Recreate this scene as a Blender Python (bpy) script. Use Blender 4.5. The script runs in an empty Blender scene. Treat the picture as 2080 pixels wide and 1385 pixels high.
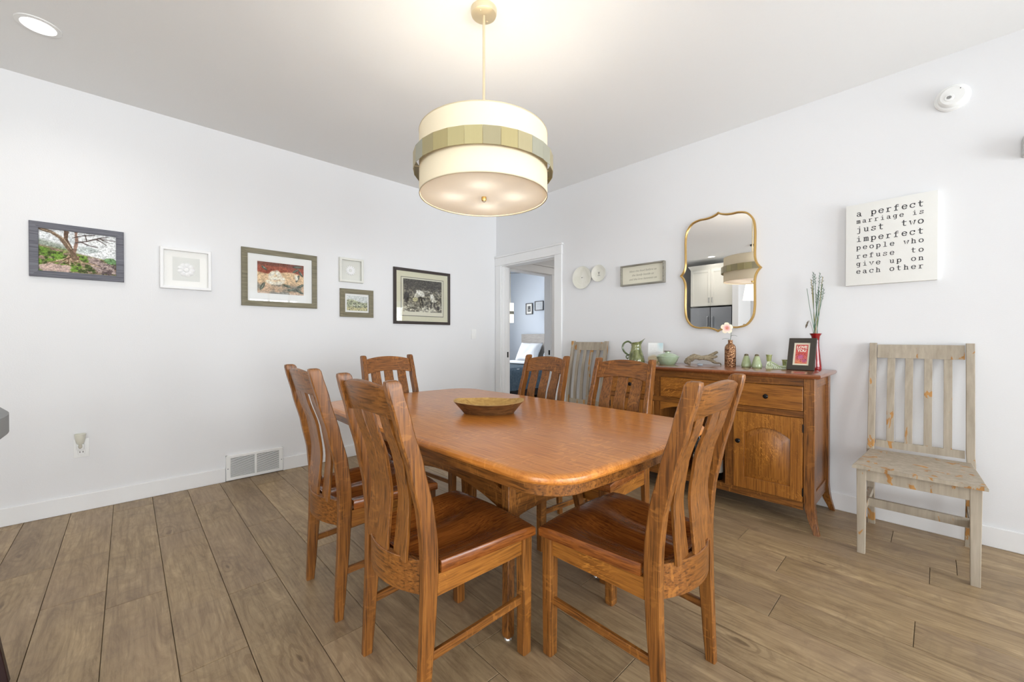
import bpy, bmesh, math, random
import numpy as np
from mathutils import Vector, Matrix

random.seed(7)
rng = np.random.default_rng(11)
PI = math.pi
S = bpy.context.scene
C = S.collection

# ------------------------------------------------------------------ camera
# room corner (between the picture wall and the sideboard wall) is the origin,
# picture wall: y = 0, sideboard wall: x = 0, floor: z = 0, ceiling 2.74
CAM = (-3.389, -3.852, 1.1296)
cd = bpy.data.cameras.new('camera')
cam = bpy.data.objects.new('camera', cd)
C.objects.link(cam)
cam.location = CAM
cam.rotation_euler = (math.radians(90 - 0.408), 0, math.radians(46.418 - 90))
cd.sensor_fit = 'HORIZONTAL'
cd.sensor_width = 36
cd.lens = 819.83 / 2080 * 36
cd.clip_start = 0.02
S.camera = cam

# ------------------------------------------------------------------ view
S.view_settings.view_transform = 'Standard'
S.view_settings.look = 'None'
S.view_settings.exposure = 0.0
S.view_settings.gamma = 1
S.view_settings.use_curve_mapping = False

# ------------------------------------------------------------------ world (bright hazy sky outside the windows)
W = bpy.data.worlds.new('sky')
S.world = W
W.use_nodes = True
bg = W.node_tree.nodes['Background']
bg.inputs[0].default_value = (0.80, 0.90, 1.0, 1)
bg.inputs[1].default_value = 1.6


def area(name, loc, rot, sx, sy, power, col=(1, 1, 1)):
    l = bpy.data.lights.new(name, 'AREA')
    l.shape = 'RECTANGLE'
    l.size, l.size_y = sx, sy
    l.energy = power
    l.color = col
    o = bpy.data.objects.new(name, l)
    C.objects.link(o)
    o.location = loc
    o.rotation_euler = rot
    return o


# daylight entering through the windows of the wall behind the camera
DAY = (0.93, 0.97, 1.0)
WIN = [(-5.3, -4.0), (-3.55, -1.95), (-1.5, -0.25)]      # x ranges of the windows in the rear wall
TILT = 0.52                     # ground-reflected light comes slightly from below
for wx0, wx1 in WIN:
    area('window_daylight', ((wx0 + wx1) / 2, -7.05, 1.25), (PI / 2 + TILT, 0, 0), wx1 - wx0, 1.9, 94 * (wx1 - wx0), DAY)
area('side_fill_light', (-6.45, -4.35, 1.25), (PI / 2 + TILT, 0, -PI / 2), 2.3, 1.8, 108, DAY)  # added fill through an invented side window, brightens the sideboard wall
area('bedroom_fill_light', (1.5, 4.3, 1.5), (-PI / 2, 0, 0), 1.6, 1.5, 165, (0.95, 0.97, 1.0))  # added fill outside an invented window, brightens the bedroom

# ------------------------------------------------------------------ material helpers


def lin(r, g, b):
    f = lambda c: ((c / 255 + 0.055) / 1.055) ** 2.4 if c > 10 else c / 255 / 12.92
    return (f(r), f(g), f(b), 1)


class M:
    """small wrapper around a node material"""

    def __init__(s, name):
        s.m = bpy.data.materials.new(name)
        s.m.use_nodes = True
        s.t = s.m.node_tree
        s.p = s.t.nodes['Principled BSDF']
        s.out = s.t.nodes['Material Output']

    def n(s, typ, **kw):
        nd = s.t.nodes.new(typ)
        for k, v in kw.items():
            if k in nd.inputs:
                nd.inputs[k].default_value = v
            else:
                setattr(nd, k, v)
        return nd

    def l(s, a, b):
        s.t.links.new(a, b)

    def set(s, **kw):
        for k, v in kw.items():
            s.p.inputs[k.replace('_', ' ')].default_value = v
        return s

    def coords(s, scale=(1, 1, 1), rand=0.0, kind='Object'):
        tc = s.n('ShaderNodeTexCoord')
        src = tc.outputs[kind]
        if rand:
            oi = s.n('ShaderNodeObjectInfo')
            mul = s.n('ShaderNodeVectorMath', operation='SCALE')
            cmb = s.n('ShaderNodeCombineXYZ')
            for i, k in enumerate((1.0, 1.73, 2.31)):
                mm = s.n('ShaderNodeMath', operation='MULTIPLY')
                s.l(oi.outputs['Random'], mm.inputs[0])
                mm.inputs[1].default_value = rand * k
                s.l(mm.outputs[0], cmb.inputs[i])
            add = s.n('ShaderNodeVectorMath', operation='ADD')
            s.l(src, add.inputs[0])
            s.l(cmb.outputs[0], add.inputs[1])
            src = add.outputs[0]
        mp = s.n('ShaderNodeMapping')
        mp.inputs['Scale'].default_value = scale
        s.l(src, mp.inputs['Vector'])
        return mp.outputs[0]

    def noise(s, vec, scale, detail=4, rough=0.6, dist=0.0):
        nd = s.n('ShaderNodeTexNoise')
        nd.inputs['Scale'].default_value = scale
        nd.inputs['Detail'].default_value = detail
        nd.inputs['Roughness'].default_value = rough
        nd.inputs['Distortion'].default_value = dist
        s.l(vec, nd.inputs['Vector'])
        return nd.outputs['Fac']

    def ramp(s, fac, stops):
        r = s.n('ShaderNodeValToRGB')
        e = r.color_ramp.elements
        while len(e) < len(stops):
            e.new(0.5)
        for el, (p, c) in zip(e, stops):
            el.position = p
            el.color = c if len(c) == 4 else (*c, 1)
        s.l(fac, r.inputs[0])
        return r.outputs[0]

    def mix(s, fac, a, b, mode='MIX'):
        nd = s.n('ShaderNodeMix', data_type='RGBA', blend_type=mode)
        for inp, v in ((nd.inputs[0], fac), (nd.inputs[6], a), (nd.inputs[7], b)):
            if isinstance(v, (int, float, tuple)):
                inp.default_value = v
            else:
                s.l(v, inp)
        return nd.outputs[2]

    def bump(s, h, strength=0.1, dist=0.01):
        b = s.n('ShaderNodeBump')
        b.inputs['Strength'].default_value = strength
        b.inputs['Distance'].default_value = dist
        s.l(h, b.inputs['Height'])
        s.l(b.outputs[0], s.p.inputs['Normal'])


def plain(name, col, rough=0.5, metal=0.0, spec=0.5, noise=0.0, coat=0.0):
    k = M(name)
    k.set(Base_Color=col, Roughness=rough, Metallic=metal)
    k.p.inputs['Specular IOR Level'].default_value = spec
    k.p.inputs['Coat Weight'].default_value = coat
    if noise:
        v = k.coords()
        f = k.noise(v, 25, 3)
        c = k.mix(f, tuple(x * (1 - noise) for x in col[:3]) + (1,), tuple(min(1, x * (1 + noise)) for x in col[:3]) + (1,))
        k.l(c, k.p.inputs['Base Color'])
    return k.m


def paint_wall(name, col, bump=0.12, scale=140):
    k = M(name)
    k.set(Roughness=0.75)
    k.p.inputs['Specular IOR Level'].default_value = 0.25
    v = k.coords()
    f = k.noise(v, scale, 3, 0.55)
    k.l(k.mix(f, tuple(x * 0.985 for x in col[:3]) + (1,), col), k.p.inputs['Base Color'])
    k.bump(f, bump, 0.004)
    return k.m


def oak(name, axis, dark, mid, light, rough=0.34, fleck=0.5, coat=0.12, slant=False):
    """quarter-sawn stained oak; axis = direction of the grain in object space"""
    k = M(name)
    k.set(Roughness=rough)
    k.p.inputs['Coat Weight'].default_value = coat
    k.p.inputs['Coat Roughness'].default_value = 0.2
    k.p.inputs['Specular IOR Level'].default_value = 0.38
    sc = [46.0, 46.0, 46.0]
    sc[axis] = 1.6
    v = k.coords(tuple(sc), rand=7.0)
    warp = k.coords((2.2, 2.2, 2.2), rand=3.0)
    f1 = k.noise(v, 3.0, 6, 0.65, 0.25)
    big = k.noise(warp, 1.2, 2, 0.5)
    c = k.ramp(f1, [(0.24, dark), (0.49, mid), (0.76, light)])
    c = k.mix(k.ramp(big, [(0.35, (0, 0, 0)), (0.7, (1, 1, 1))]), c, k.mix(0.35, c, light))
    # pores: short dark streaks
    sp = [170.0, 170.0, 170.0]
    sp[axis] = 7.0
    pores = k.noise(k.coords(tuple(sp), rand=5.0), 1.0, 2, 0.5)
    c = k.mix(k.ramp(pores, [(0.52, (0, 0, 0)), (0.66, (1, 1, 1))]), c, k.mix(0.75, c, dark))
    # ray flecks: short light bands lying across the grain
    if fleck:
        sf = [26.0, 26.0, 26.0]
        sf[axis] = 62.0
        src = k.coords(tuple(sf), rand=9.0)
        if slant:
            rot = k.n('ShaderNodeMapping')
            rot.inputs['Rotation'].default_value = (0.42, 0.42, 0)
            tcn = k.n('ShaderNodeTexCoord')
            k.l(tcn.outputs['Object'], rot.inputs['Vector'])
            scn = k.n('ShaderNodeMapping')
            s2 = [150.0, 150.0, 150.0]
            s2[axis] = 34.0
            scn.inputs['Scale'].default_value = s2
            k.l(rot.outputs[0], scn.inputs['Vector'])
            src = scn.outputs[0]
        fl = k.noise(src, 1.0, 2, 0.4, 0.8)
        where = k.noise(k.coords((4, 4, 4), rand=2.0), 1.0, 1)
        m1 = k.ramp(fl, [(0.56, (0, 0, 0)), (0.63, (1, 1, 1))])
        m2 = k.ramp(where, [(0.45, (0, 0, 0)), (0.62, (1, 1, 1))])
        mm = k.n('ShaderNodeMath', operation='MULTIPLY')
        k.l(m1, mm.inputs[0]); k.l(m2, mm.inputs[1])
        m3 = k.n('ShaderNodeMath', operation='MULTIPLY')
        k.l(mm.outputs[0], m3.inputs[0]); m3.inputs[1].default_value = fleck
        c = k.mix(m3.outputs[0], c, tuple(min(1, x * 1.25) for x in light[:3]) + (1,))
    k.l(c, k.p.inputs['Base Color'])
    k.bump(f1, 0.06, 0.003)
    return k.m


def floor_wood():
    k = M('floor_laminate')
    k.set(Roughness=0.42)
    k.p.inputs['Specular IOR Level'].default_value = 0.4
    v = k.coords((12.0, 2.2, 1.0), rand=13.0)
    n1 = k.noise(v, 1.0, 8, 0.74, 1.6)
    v2 = k.coords((85.0, 4.0, 1.0), rand=9.0)
    n2 = k.noise(v2, 1.0, 4, 0.65)
    c = k.ramp(n1, [(0.34, lin(130, 108, 78)), (0.45, lin(155, 131, 98)), (0.56, lin(168, 144, 109)), (0.70, lin(188, 163, 126))])
    # fine pores along the grain
    c = k.mix(k.ramp(n2, [(0.46, (0, 0, 0)), (0.70, (0.55,) * 3)]), c, lin(108, 86, 60))
    # cathedral figure: growth rings around scattered knots
    vo = k.n('ShaderNodeTexVoronoi')
    vo.inputs['Scale'].default_value = 1.0
    warp = k.n('ShaderNodeVectorMath', operation='ADD')
    k.l(k.coords((4.6, 1.5, 1.0), rand=31.0), warp.inputs[0])
    wn = k.n('ShaderNodeTexNoise'); wn.inputs['Scale'].default_value = 2.2; wn.inputs['Detail'].default_value = 3
    k.l(k.coords((4.6, 1.5, 1.0), rand=31.0), wn.inputs['Vector'])
    ws = k.n('ShaderNodeVectorMath', operation='SCALE'); ws.inputs['Scale'].default_value = 0.42
    k.l(wn.outputs['Color'], ws.inputs[0]); k.l(ws.outputs[0], warp.inputs[1])
    k.l(warp.outputs[0], vo.inputs['Vector'])
    mul = k.n('ShaderNodeMath', operation='MULTIPLY'); mul.inputs[1].default_value = 62.0
    k.l(vo.outputs['Distance'], mul.inputs[0])
    sn = k.n('ShaderNodeMath', operation='SINE'); k.l(mul.outputs[0], sn.inputs[0])
    near = k.ramp(vo.outputs['Distance'], [(0.04, (0.55,) * 3), (0.30, (0.16,) * 3), (0.65, (0.06,) * 3)])
    rg = k.n('ShaderNodeMath', operation='MULTIPLY')
    k.l(k.ramp(sn.outputs[0], [(0.0, (0, 0, 0)), (0.7, (1, 1, 1))]), rg.inputs[0]); k.l(near, rg.inputs[1])
    c = k.mix(rg.outputs[0], c, lin(112, 88, 60))
    c = k.mix(k.ramp(vo.outputs['Distance'], [(0.015, (0.6,) * 3), (0.06, (0, 0, 0))]), c, lin(84, 64, 44))
    # smoky cross-grain smudges and warmer / cooler zones
    sm = k.noise(k.coords((5.0, 11.0, 1.0), rand=23.0), 1.0, 4, 0.6, 1.2)
    c = k.mix(k.ramp(sm, [(0.54, (0, 0, 0)), (0.70, (0.34,) * 3)]), c, lin(112, 92, 72))
    tint = k.noise(k.coords((3.0, 1.6, 1.0), rand=17.0), 1.0, 2, 0.5)
    c = k.mix(k.ramp(tint, [(0.38, (0.26,) * 3), (0.60, (0, 0, 0))]), c, lin(138, 116, 100))
    oi = k.n('ShaderNodeObjectInfo')
    hv = k.n('ShaderNodeHueSaturation')
    mr = k.n('ShaderNodeMapRange')
    k.l(oi.outputs['Random'], mr.inputs['Value'])
    mr.inputs['To Min'].default_value = 0.91
    mr.inputs['To Max'].default_value = 1.08
    k.l(mr.outputs[0], hv.inputs['Value'])
    k.l(c, hv.inputs['Color'])
    k.l(hv.outputs[0], k.p.inputs['Base Color'])
    k.bump(n2, 0.05, 0.002)
    return k.m


def distressed():
    k = M('distressed_taupe_paint')
    k.set(Roughness=0.6)
    v = k.coords((1, 1, 1), rand=4.0)
    st = k.noise(k.coords((40, 40, 3), rand=3.0), 1.0, 3)
    base = k.ramp(st, [(0.3, lin(158, 146, 128)), (0.6, lin(177, 165, 147)), (0.8, lin(192, 181, 163))])
    wear = k.noise(k.coords((15, 15, 5.0), rand=6.0), 1.0, 4, 0.6, 0.6)
    wm = k.ramp(wear, [(0.605, (0, 0, 0)), (0.62, (1, 1, 1))])
    wood = k.ramp(st, [(0.3, lin(152, 104, 48)), (0.7, lin(196, 146, 82))])
    k.l(k.mix(wm, base, wood), k.p.inputs['Base Color'])
    k.bump(wear, 0.08, 0.002)
    return k.m


def glaze(name, stops, rough=0.18, scale=14, coat=0.5):
    k = M(name)
    k.set(Roughness=rough)
    k.p.inputs['Coat Weight'].default_value = coat
    f = k.noise(k.coords((1, 1, 0.6), rand=3.0), scale, 4, 0.6, 0.8)
    k.l(k.ramp(f, stops), k.p.inputs['Base Color'])
    return k.m


def pane_glass(name='glass_pane', tint=(1, 1, 1, 1), ior=1.45):
    k = M(name)
    tr = k.n('ShaderNodeBsdfTransparent'); tr.inputs[0].default_value = tint
    gl = k.n('ShaderNodeBsdfGlossy'); gl.inputs['Roughness'].default_value = 0.0
    fr = k.n('ShaderNodeFresnel'); fr.inputs[0].default_value = ior
    mx = k.n('ShaderNodeMixShader')
    k.l(fr.outputs[0], mx.inputs[0]); k.l(tr.outputs[0], mx.inputs[1]); k.l(gl.outputs[0], mx.inputs[2])
    k.l(mx.outputs[0], k.out.inputs[0])
    return k.m


def fabric_shade(name, col, trans=0.5):
    k = M(name)
    di = k.n('ShaderNodeBsdfDiffuse'); di.inputs[0].default_value = col
    tl = k.n('ShaderNodeBsdfTranslucent'); tl.inputs[0].default_value = col
    v = k.coords((1, 1, 1))
    wv = k.noise(v, 300, 2)
    cc = k.mix(wv, tuple(x * 0.96 for x in col[:3]) + (1,), col)
    k.l(cc, di.inputs[0]); k.l(cc, tl.inputs[0])
    mx = k.n('ShaderNodeMixShader'); mx.inputs[0].default_value = trans
    k.l(di.outputs[0], mx.inputs[1]); k.l(tl.outputs[0], mx.inputs[2])
    k.l(mx.outputs[0], k.out.inputs[0])
    return k.m


def emis(name, col, strength):
    k = M(name)
    k.set(Base_Color=col)
    k.p.inputs['Emission Color'].default_value = col
    k.p.inputs['Emission Strength'].default_value = strength
    return k.m


def vcol(name, rough=0.6):
    k = M(name)
    a = k.n('ShaderNodeVertexColor'); a.layer_name = 'print'
    k.l(a.outputs[0], k.p.inputs['Base Color'])
    k.set(Roughness=rough)
    k.p.inputs['Specular IOR Level'].default_value = 0.2
    return k.m


OD, OM, OL = lin(70, 40, 15), lin(122, 73, 29), lin(158, 103, 46)
MT = {}
for ax, nm in enumerate('xyz'):
    MT['oak_' + nm] = oak('stained_oak_' + nm, ax, OD, OM, OL)
    MT['oakg_' + nm] = oak('golden_oak_' + nm, ax, lin(106, 61, 18), lin(148, 91, 34), lin(180, 120, 50), fleck=0.8, slant=True)
MT['oak_top'] = oak('table_top_oak', 1, lin(160, 92, 34), lin(192, 118, 48), lin(212, 142, 66), rough=0.32, fleck=0.35, coat=0.28)
MT['oak_seat'] = oak('seat_oak', 1, lin(92, 46, 16), lin(132, 72, 27), lin(160, 96, 40), rough=0.26, fleck=0.2, coat=0.35)
MT['floor'] = floor_wood()
MT['wall'] = paint_wall('grey_wall_paint', lin(233, 233, 234))
MT['ceil'] = paint_wall('ceiling_paint', lin(243, 243, 242), 0.10, 110)
MT['trim'] = plain('white_trim_paint', lin(238, 238, 238), 0.35, noise=0.01)
MT['blue'] = paint_wall('pale_blue_wall_paint', lin(214, 222, 232))
MT['taupe'] = distressed()
MT['white'] = plain('white_plastic', lin(240, 240, 238), 0.35, noise=0.01)
MT['white_matte'] = plain('white_lacquer', lin(240, 240, 240), 0.5, noise=0.01)
MT['mat'] = plain('white_mat_board', lin(243, 242, 238), 0.85, noise=0.01)
MT['cream'] = plain('cream_mat_board', lin(226, 222, 196), 0.85, noise=0.02)
MT['black'] = plain('black_metal', lin(26, 24, 24), 0.35, 0.6, noise=0.1)
MT['blackwood'] = plain('black_stained_wood', lin(42, 36, 36), 0.45, noise=0.12)
MT['greyframe'] = oak('grey_stained_wood', 0, lin(70, 70, 78), lin(96, 96, 105), lin(122, 122, 130), 0.5, 0, 0)
MT['oliveframe'] = oak('olive_grey_wood', 0, lin(98, 92, 72), lin(122, 115, 92), lin(144, 137, 112), 0.5, 0, 0)
MT['espresso'] = plain('dark_brown_frame', lin(54, 44, 40), 0.4, noise=0.15)
MT['gold'] = plain('brushed_gold', lin(203, 166, 100), 0.32, 0.85, noise=0.05)
MT['silverback'] = plain('mirror_silver', (0.93, 0.93, 0.93, 1), 0.0, 1.0)
MT['glass'] = pane_glass()
MT['print'] = vcol('printed_paper')
MT['lampmetal'] = plain('champagne_metal', lin(214, 200, 170), 0.38, 0.55, noise=0.03)
MT['shade'] = fabric_shade('cream_lamp_fabric', lin(234, 220, 192), 0.014)
MT['diffuser'] = fabric_shade('lamp_diffuser', lin(248, 244, 234), 0.095)
MT['dark'] = plain('dark_void', lin(20, 20, 20), 0.9, noise=0.1)
MT['canvas'] = plain('white_canvas', lin(232, 231, 226), 0.8, noise=0.02)
MT['ink'] = plain('grey_black_ink', lin(70, 70, 72), 0.8, noise=0.25)
MT['steel'] = plain('stainless_steel', lin(150, 152, 155), 0.28, 0.95, noise=0.03)
MT['steelrim'] = plain('bright_glide_metal', lin(225, 225, 225), 0.25, 0.8, noise=0.03)
MT['cab'] = plain('warm_white_cabinet', lin(226, 224, 214), 0.45, noise=0.01)

# ------------------------------------------------------------------ mesh helpers


class B:
    def __init__(s):
        s.b = bmesh.new()

    def box(s, x0, x1, y0, y1, z0, z1, bev=0.0, seg=1):
        r = bmesh.ops.create_cube(s.b, size=1)
        vs = r['verts']
        for v in vs:
            v.co = Vector((x0 if v.co.x < 0 else x1, y0 if v.co.y < 0 else y1, z0 if v.co.z < 0 else z1))
        if bev:
            es = list({e for v in vs for e in v.link_edges})
            bmesh.ops.bevel(s.b, geom=es, offset=bev, segments=seg, affect='EDGES', profile=0.7)
        return s

    def loft(s, secs, cap=True, closed=True):
        rows = [[s.b.verts.new(Vector(p)) for p in sec] for sec in secs]
        n = len(rows[0])
        for a, b in zip(rows, rows[1:]):
            for i in range(n if closed else n - 1):
                j = (i + 1) % n
                try:
                    s.b.faces.new((a[i], a[j], b[j], b[i]))
                except ValueError:
                    pass
        if cap:
            for r in (rows[0][::-1], rows[-1]):
                try:
                    s.b.faces.new(r)
                except ValueError:
                    pass
        return s

    def lathe(s, prof, n=24, c=(0, 0, 0), axis='z', sx=1.0, sy=1.0, cap=True):
        secs = []
        for r, z in prof:
            sec = []
            for i in range(n):
                a = 2 * PI * i / n
                u, v = r * math.cos(a) * sx, r * math.sin(a) * sy
                if axis == 'z': p = (u, v, z)
                elif axis == 'x': p = (z, u, v)
                else: p = (u, z, v)
                sec.append((p[0] + c[0], p[1] + c[1], p[2] + c[2]))
            secs.append(sec)
        return s.loft(secs, cap)

    def tube(s, pts, r, n=8, cap=True):
        pts = [Vector(p) for p in pts]
        rs = r if isinstance(r, (list, tuple)) else [r] * len(pts)
        secs = []
        up = None
        for i, p in enumerate(pts):
            t = (pts[min(i + 1, len(pts) - 1)] - pts[max(i - 1, 0)]).normalized()
            if up is None:
                up = Vector((0, 0, 1)) if abs(t.z) < 0.9 else Vector((1, 0, 0))
            a = t.cross(up).normalized()
            up = a.cross(t).normalized()
            secs.append([p + (a * math.cos(2 * PI * j / n) + up * math.sin(2 * PI * j / n)) * rs[i] for j in range(n)])
        return s.loft(secs, cap)

    def prism(s, poly, a0, a1, ax):
        """extrude a 2-D polygon along axis ax (0 x, 1 y, 2 z); poly uses the other two axes in order"""
        def mk(p, a):
            q = list(p)
            q.insert(ax, a)
            return q
        return s.loft([[mk(p, a0) for p in poly], [mk(p, a1) for p in poly]])

    def prism_bev(s, poly, a0, a1, ax, inset):
        """extruded polygon with a chamfered far rim"""
        c = (sum(p[0] for p in poly) / len(poly), sum(p[1] for p in poly) / len(poly))
        def ins(k):
            out = []
            for p in poly:
                d = Vector((p[0] - c[0], p[1] - c[1]))
                L = d.length
                q = d * max(0, (L - k) / L)
                out.append((c[0] + q.x, c[1] + q.y))
            return out
        def mk(p, a):
            q = list(p)
            q.insert(ax, a)
            return q
        sgn = 1 if a1 > a0 else -1
        return s.loft([[mk(p, a0) for p in poly], [mk(p, a1 - sgn * inset) for p in poly], [mk(p, a1) for p in ins(inset)]])

    def obj(s, name, mat, parent=None, world=False, ang=35, loc=None):
        bmesh.ops.recalc_face_normals(s.b, faces=s.b.faces)
        me = bpy.data.meshes.new(name)
        if world and parent is not None:
            inv = (Matrix.Translation(parent.location) @ parent.rotation_euler.to_matrix().to_4x4()).inverted()
            bmesh.ops.transform(s.b, matrix=inv, verts=s.b.verts)
        s.b.to_mesh(me)
        s.b.free()
        me.polygons.foreach_set('use_smooth', [True] * len(me.polygons))
        me.set_sharp_from_angle(angle=math.radians(ang))
        me.materials.append(MT[mat] if isinstance(mat, str) else mat)
        o = bpy.data.objects.new(name, me)
        C.objects.link(o)
        if parent is not None:
            o.parent = parent
        if loc is not None:
            o.location = loc
        return o


def rsec(c, ax, ay, hw, hh, ch):
    """chamfered rectangle section around c in the plane of unit vectors ax, ay"""
    c, ax, ay = Vector(c), Vector(ax), Vector(ay)
    pts = [(hw, -hh + ch), (hw, hh - ch), (hw - ch, hh), (-hw + ch, hh), (-hw, hh - ch), (-hw, -hh + ch), (-hw + ch, -hh), (hw - ch, -hh)]
    return [c + ax * a + ay * b for a, b in pts]


def thing(name, label, cat, loc=(0, 0, 0), rz=0.0, group=None):
    o = bpy.data.objects.new(name, None)
    o.empty_display_size = 0.1
    C.objects.link(o)
    o.location = loc
    o.rotation_euler = (0, 0, rz)
    return tag(o, label, cat, group)


def tag(o, label, cat, group=None):
    o['label'] = label
    o['category'] = cat
    if group:
        o['group'] = group
    return o


def struct(o, label=None):
    o['kind'] = 'structure'
    if label:
        o['label'] = label
    return o


def sbase(name, loc=(0, 0, 0), label=None):
    o = bpy.data.objects.new(name, None)
    C.objects.link(o)
    o.location = loc
    return struct(o, label)


def dup(root, loc, rz, label, group=None):
    r = root.copy()
    C.objects.link(r)
    r.location = loc
    r.rotation_euler = (0, 0, rz)
    r['label'] = label
    if group:
        r['group'] = group
    for ch in list(root.children):
        c = ch.copy()
        C.objects.link(c)
        c.parent = r
        for g in ch.children:
            d = g.copy()
            C.objects.link(d)
            d.parent = c
    return r


def ease(pts, n=8):
    """Catmull-Rom through points"""
    P = [Vector(p) for p in pts]
    P = [P[0] * 2 - P[1]] + P + [P[-1] * 2 - P[-2]]
    out = []
    for i in range(1, len(P) - 2):
        for k in range(n):
            t = k / n
            a, b, c, d = P[i - 1], P[i], P[i + 1], P[i + 2]
            out.append(0.5 * ((2 * b) + (c - a) * t + (2 * a - 5 * b + 4 * c - d) * t * t + (-a + 3 * b - 3 * c + d) * t ** 3))
    out.append(P[-2])
    return out


def interp(tab, z):
    for (a, *va), (b, *vb) in zip(tab, tab[1:]):
        if z <= b:
            t = max(0.0, (z - a) / (b - a))
            t = t * t * (3 - 2 * t) * 0.35 + t * 0.65
            return [x + (y - x) * t for x, y in zip(va, vb)]
    return list(tab[-1][1:])

# ================================================================== SETTING
HC = 2.74
XW, YB = -5.95, -6.5           # kitchen wall, rear (window) wall
# floor: slab + individual planks running along y
fl = B().box(XW - 0.2, 3.4, YB - 0.2, 4.3, -0.12, -0.012).obj('floor', MT['floor'])
struct(fl, 'brown wood-look plank floor')
PWID, PLEN, JT = 0.1955, 1.289, 0.0011
known = {-3.75: -0.86, -3.56: -1.296, -3.366: -0.183, -3.17: -0.828, -2.976: -0.42, -2.78: -1.016, -2.582: -1.552 + 1.289}
x = -3.464 + PWID * 17 + PWID
row = 0
xs = [-3.464 + PWID * k for k in range(-14, 19)]
for xa in xs:
    x0, x1 = max(xa, XW), min(xa + PWID, 1.2)
    ytop, ybot = (0.0 if x0 < 0.0 else -0.02), YB
    if x0 >= 0.12:
        ybot = -1.55
    elif x1 > 0:
        x1 = min(x1, 0.12)
    if x1 - x0 < 0.02:
        continue
    mid = xa + PWID / 2
    off = None
    for kx, ky in known.items():
        if abs(kx - mid) < 0.06:
            off = ky
    if off is None:
        off = -random.random() * PLEN
    ys = [off + PLEN * k for k in range(-8, 3)]
    cuts = [ybot] + [y for y in ys if ybot + 0.05 < y < ytop - 0.05] + [ytop]
    for a, b in zip(cuts, cuts[1:]):
        pb = B().box(-(x1 - x0) / 2 + JT, (x1 - x0) / 2 - JT, -(b - a) / 2 + JT, (b - a) / 2 - JT, -0.012, 0.0, 0.0010)
        pb.obj('plank', 'floor', fl, loc=((x0 + x1) / 2, (a + b) / 2, 0.0), ang=15)

struct(B().box(XW - 0.2, 3.4, YB - 0.2, 4.3, HC, HC + 0.12).obj('ceiling', 'ceil'), 'flat pale ceiling')

# picture wall (left in the photo) with the bedroom doorway further along behind the sideboard wall
D2A, D2B, DH = 0.215, 1.065, 2.045
w = B()
w.box(XW - 0.12, D2A, 0, 0.12, 0, HC).box(D2B, 3.3, 0, 0.12, 0, HC).box(D2A, D2B, 0, 0.12, DH, HC)
struct(w.obj('wall_left', 'wall'), 'light grey wall hung with framed pictures')
# sideboard wall (right in the photo) with the doorway at the corner
D1A, D1B = -0.098, -0.985
w = B()
w.box(0, 0.12, D1A, -0.0005, 0, HC).box(0, 0.12, YB, D1B, 0, HC).box(0, 0.12, D1B, D1A, 2.035, HC)
struct(w.obj('wall_right', 'wall'), 'light grey wall behind the sideboard')
# kitchen wall with a window added for light, rear wall with windows
w = B()
w.box(XW - 0.12, XW, -3.2, 0, 0, HC).box(XW - 0.12, XW, YB, -5.5, 0, HC).box(XW - 0.12, XW, -5.5, -3.2, 0, 0.42).box(XW - 0.12, XW, -5.5, -3.2, 2.22, HC)
struct(w.obj('wall_kitchen', 'wall'))
r = sbase('window_5', (XW, -4.35, 0.42))  # invented window, put in to light the sideboard wall more frontally
f = B()
for q in ((-5.5, -3.2, 0.42, 0.47), (-5.5, -3.2, 2.17, 2.22), (-5.5, -5.45, 0.47, 2.17), (-3.25, -3.2, 0.47, 2.17)):
    f.box(XW - 0.10, XW - 0.02, q[0], q[1], q[2], q[3], 0.003)
f.obj('window_frame', 'trim', r, True)
B().box(XW - 0.09, XW - 0.04, -4.37, -4.33, 0.47, 2.17, 0.003).obj('mullion', 'trim', r, True)
for a, b in ((-5.45, -4.37), (-4.33, -3.25)):
    B().box(XW - 0.068, XW - 0.062, a, b, 0.47, 2.17).obj('pane', 'glass', r, True)
for q in ((-5.59, -3.11, 2.22, 2.32), (-5.59, -5.5, 0.42, 2.22), (-3.2, -3.11, 0.42, 2.22), (-5.61, -3.09, 0.38, 0.42)):
    B().box(XW, XW + 0.02, q[0], q[1], q[2], q[3], 0.003).obj('casing', 'trim', r, True)
w = B()
WZ0, WZ1 = 0.42, 2.22
ex = XW - 0.12
for a, b in WIN:
    w.box(ex, a, YB - 0.14, YB, 0, HC)
    w.box(a, b, YB - 0.14, YB, 0, WZ0)
    w.box(a, b, YB - 0.14, YB, WZ1, HC)
    ex = b
w.box(ex, 0.12, YB - 0.14, YB, 0, HC)
struct(w.obj('wall_rear', 'wall'))
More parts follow.
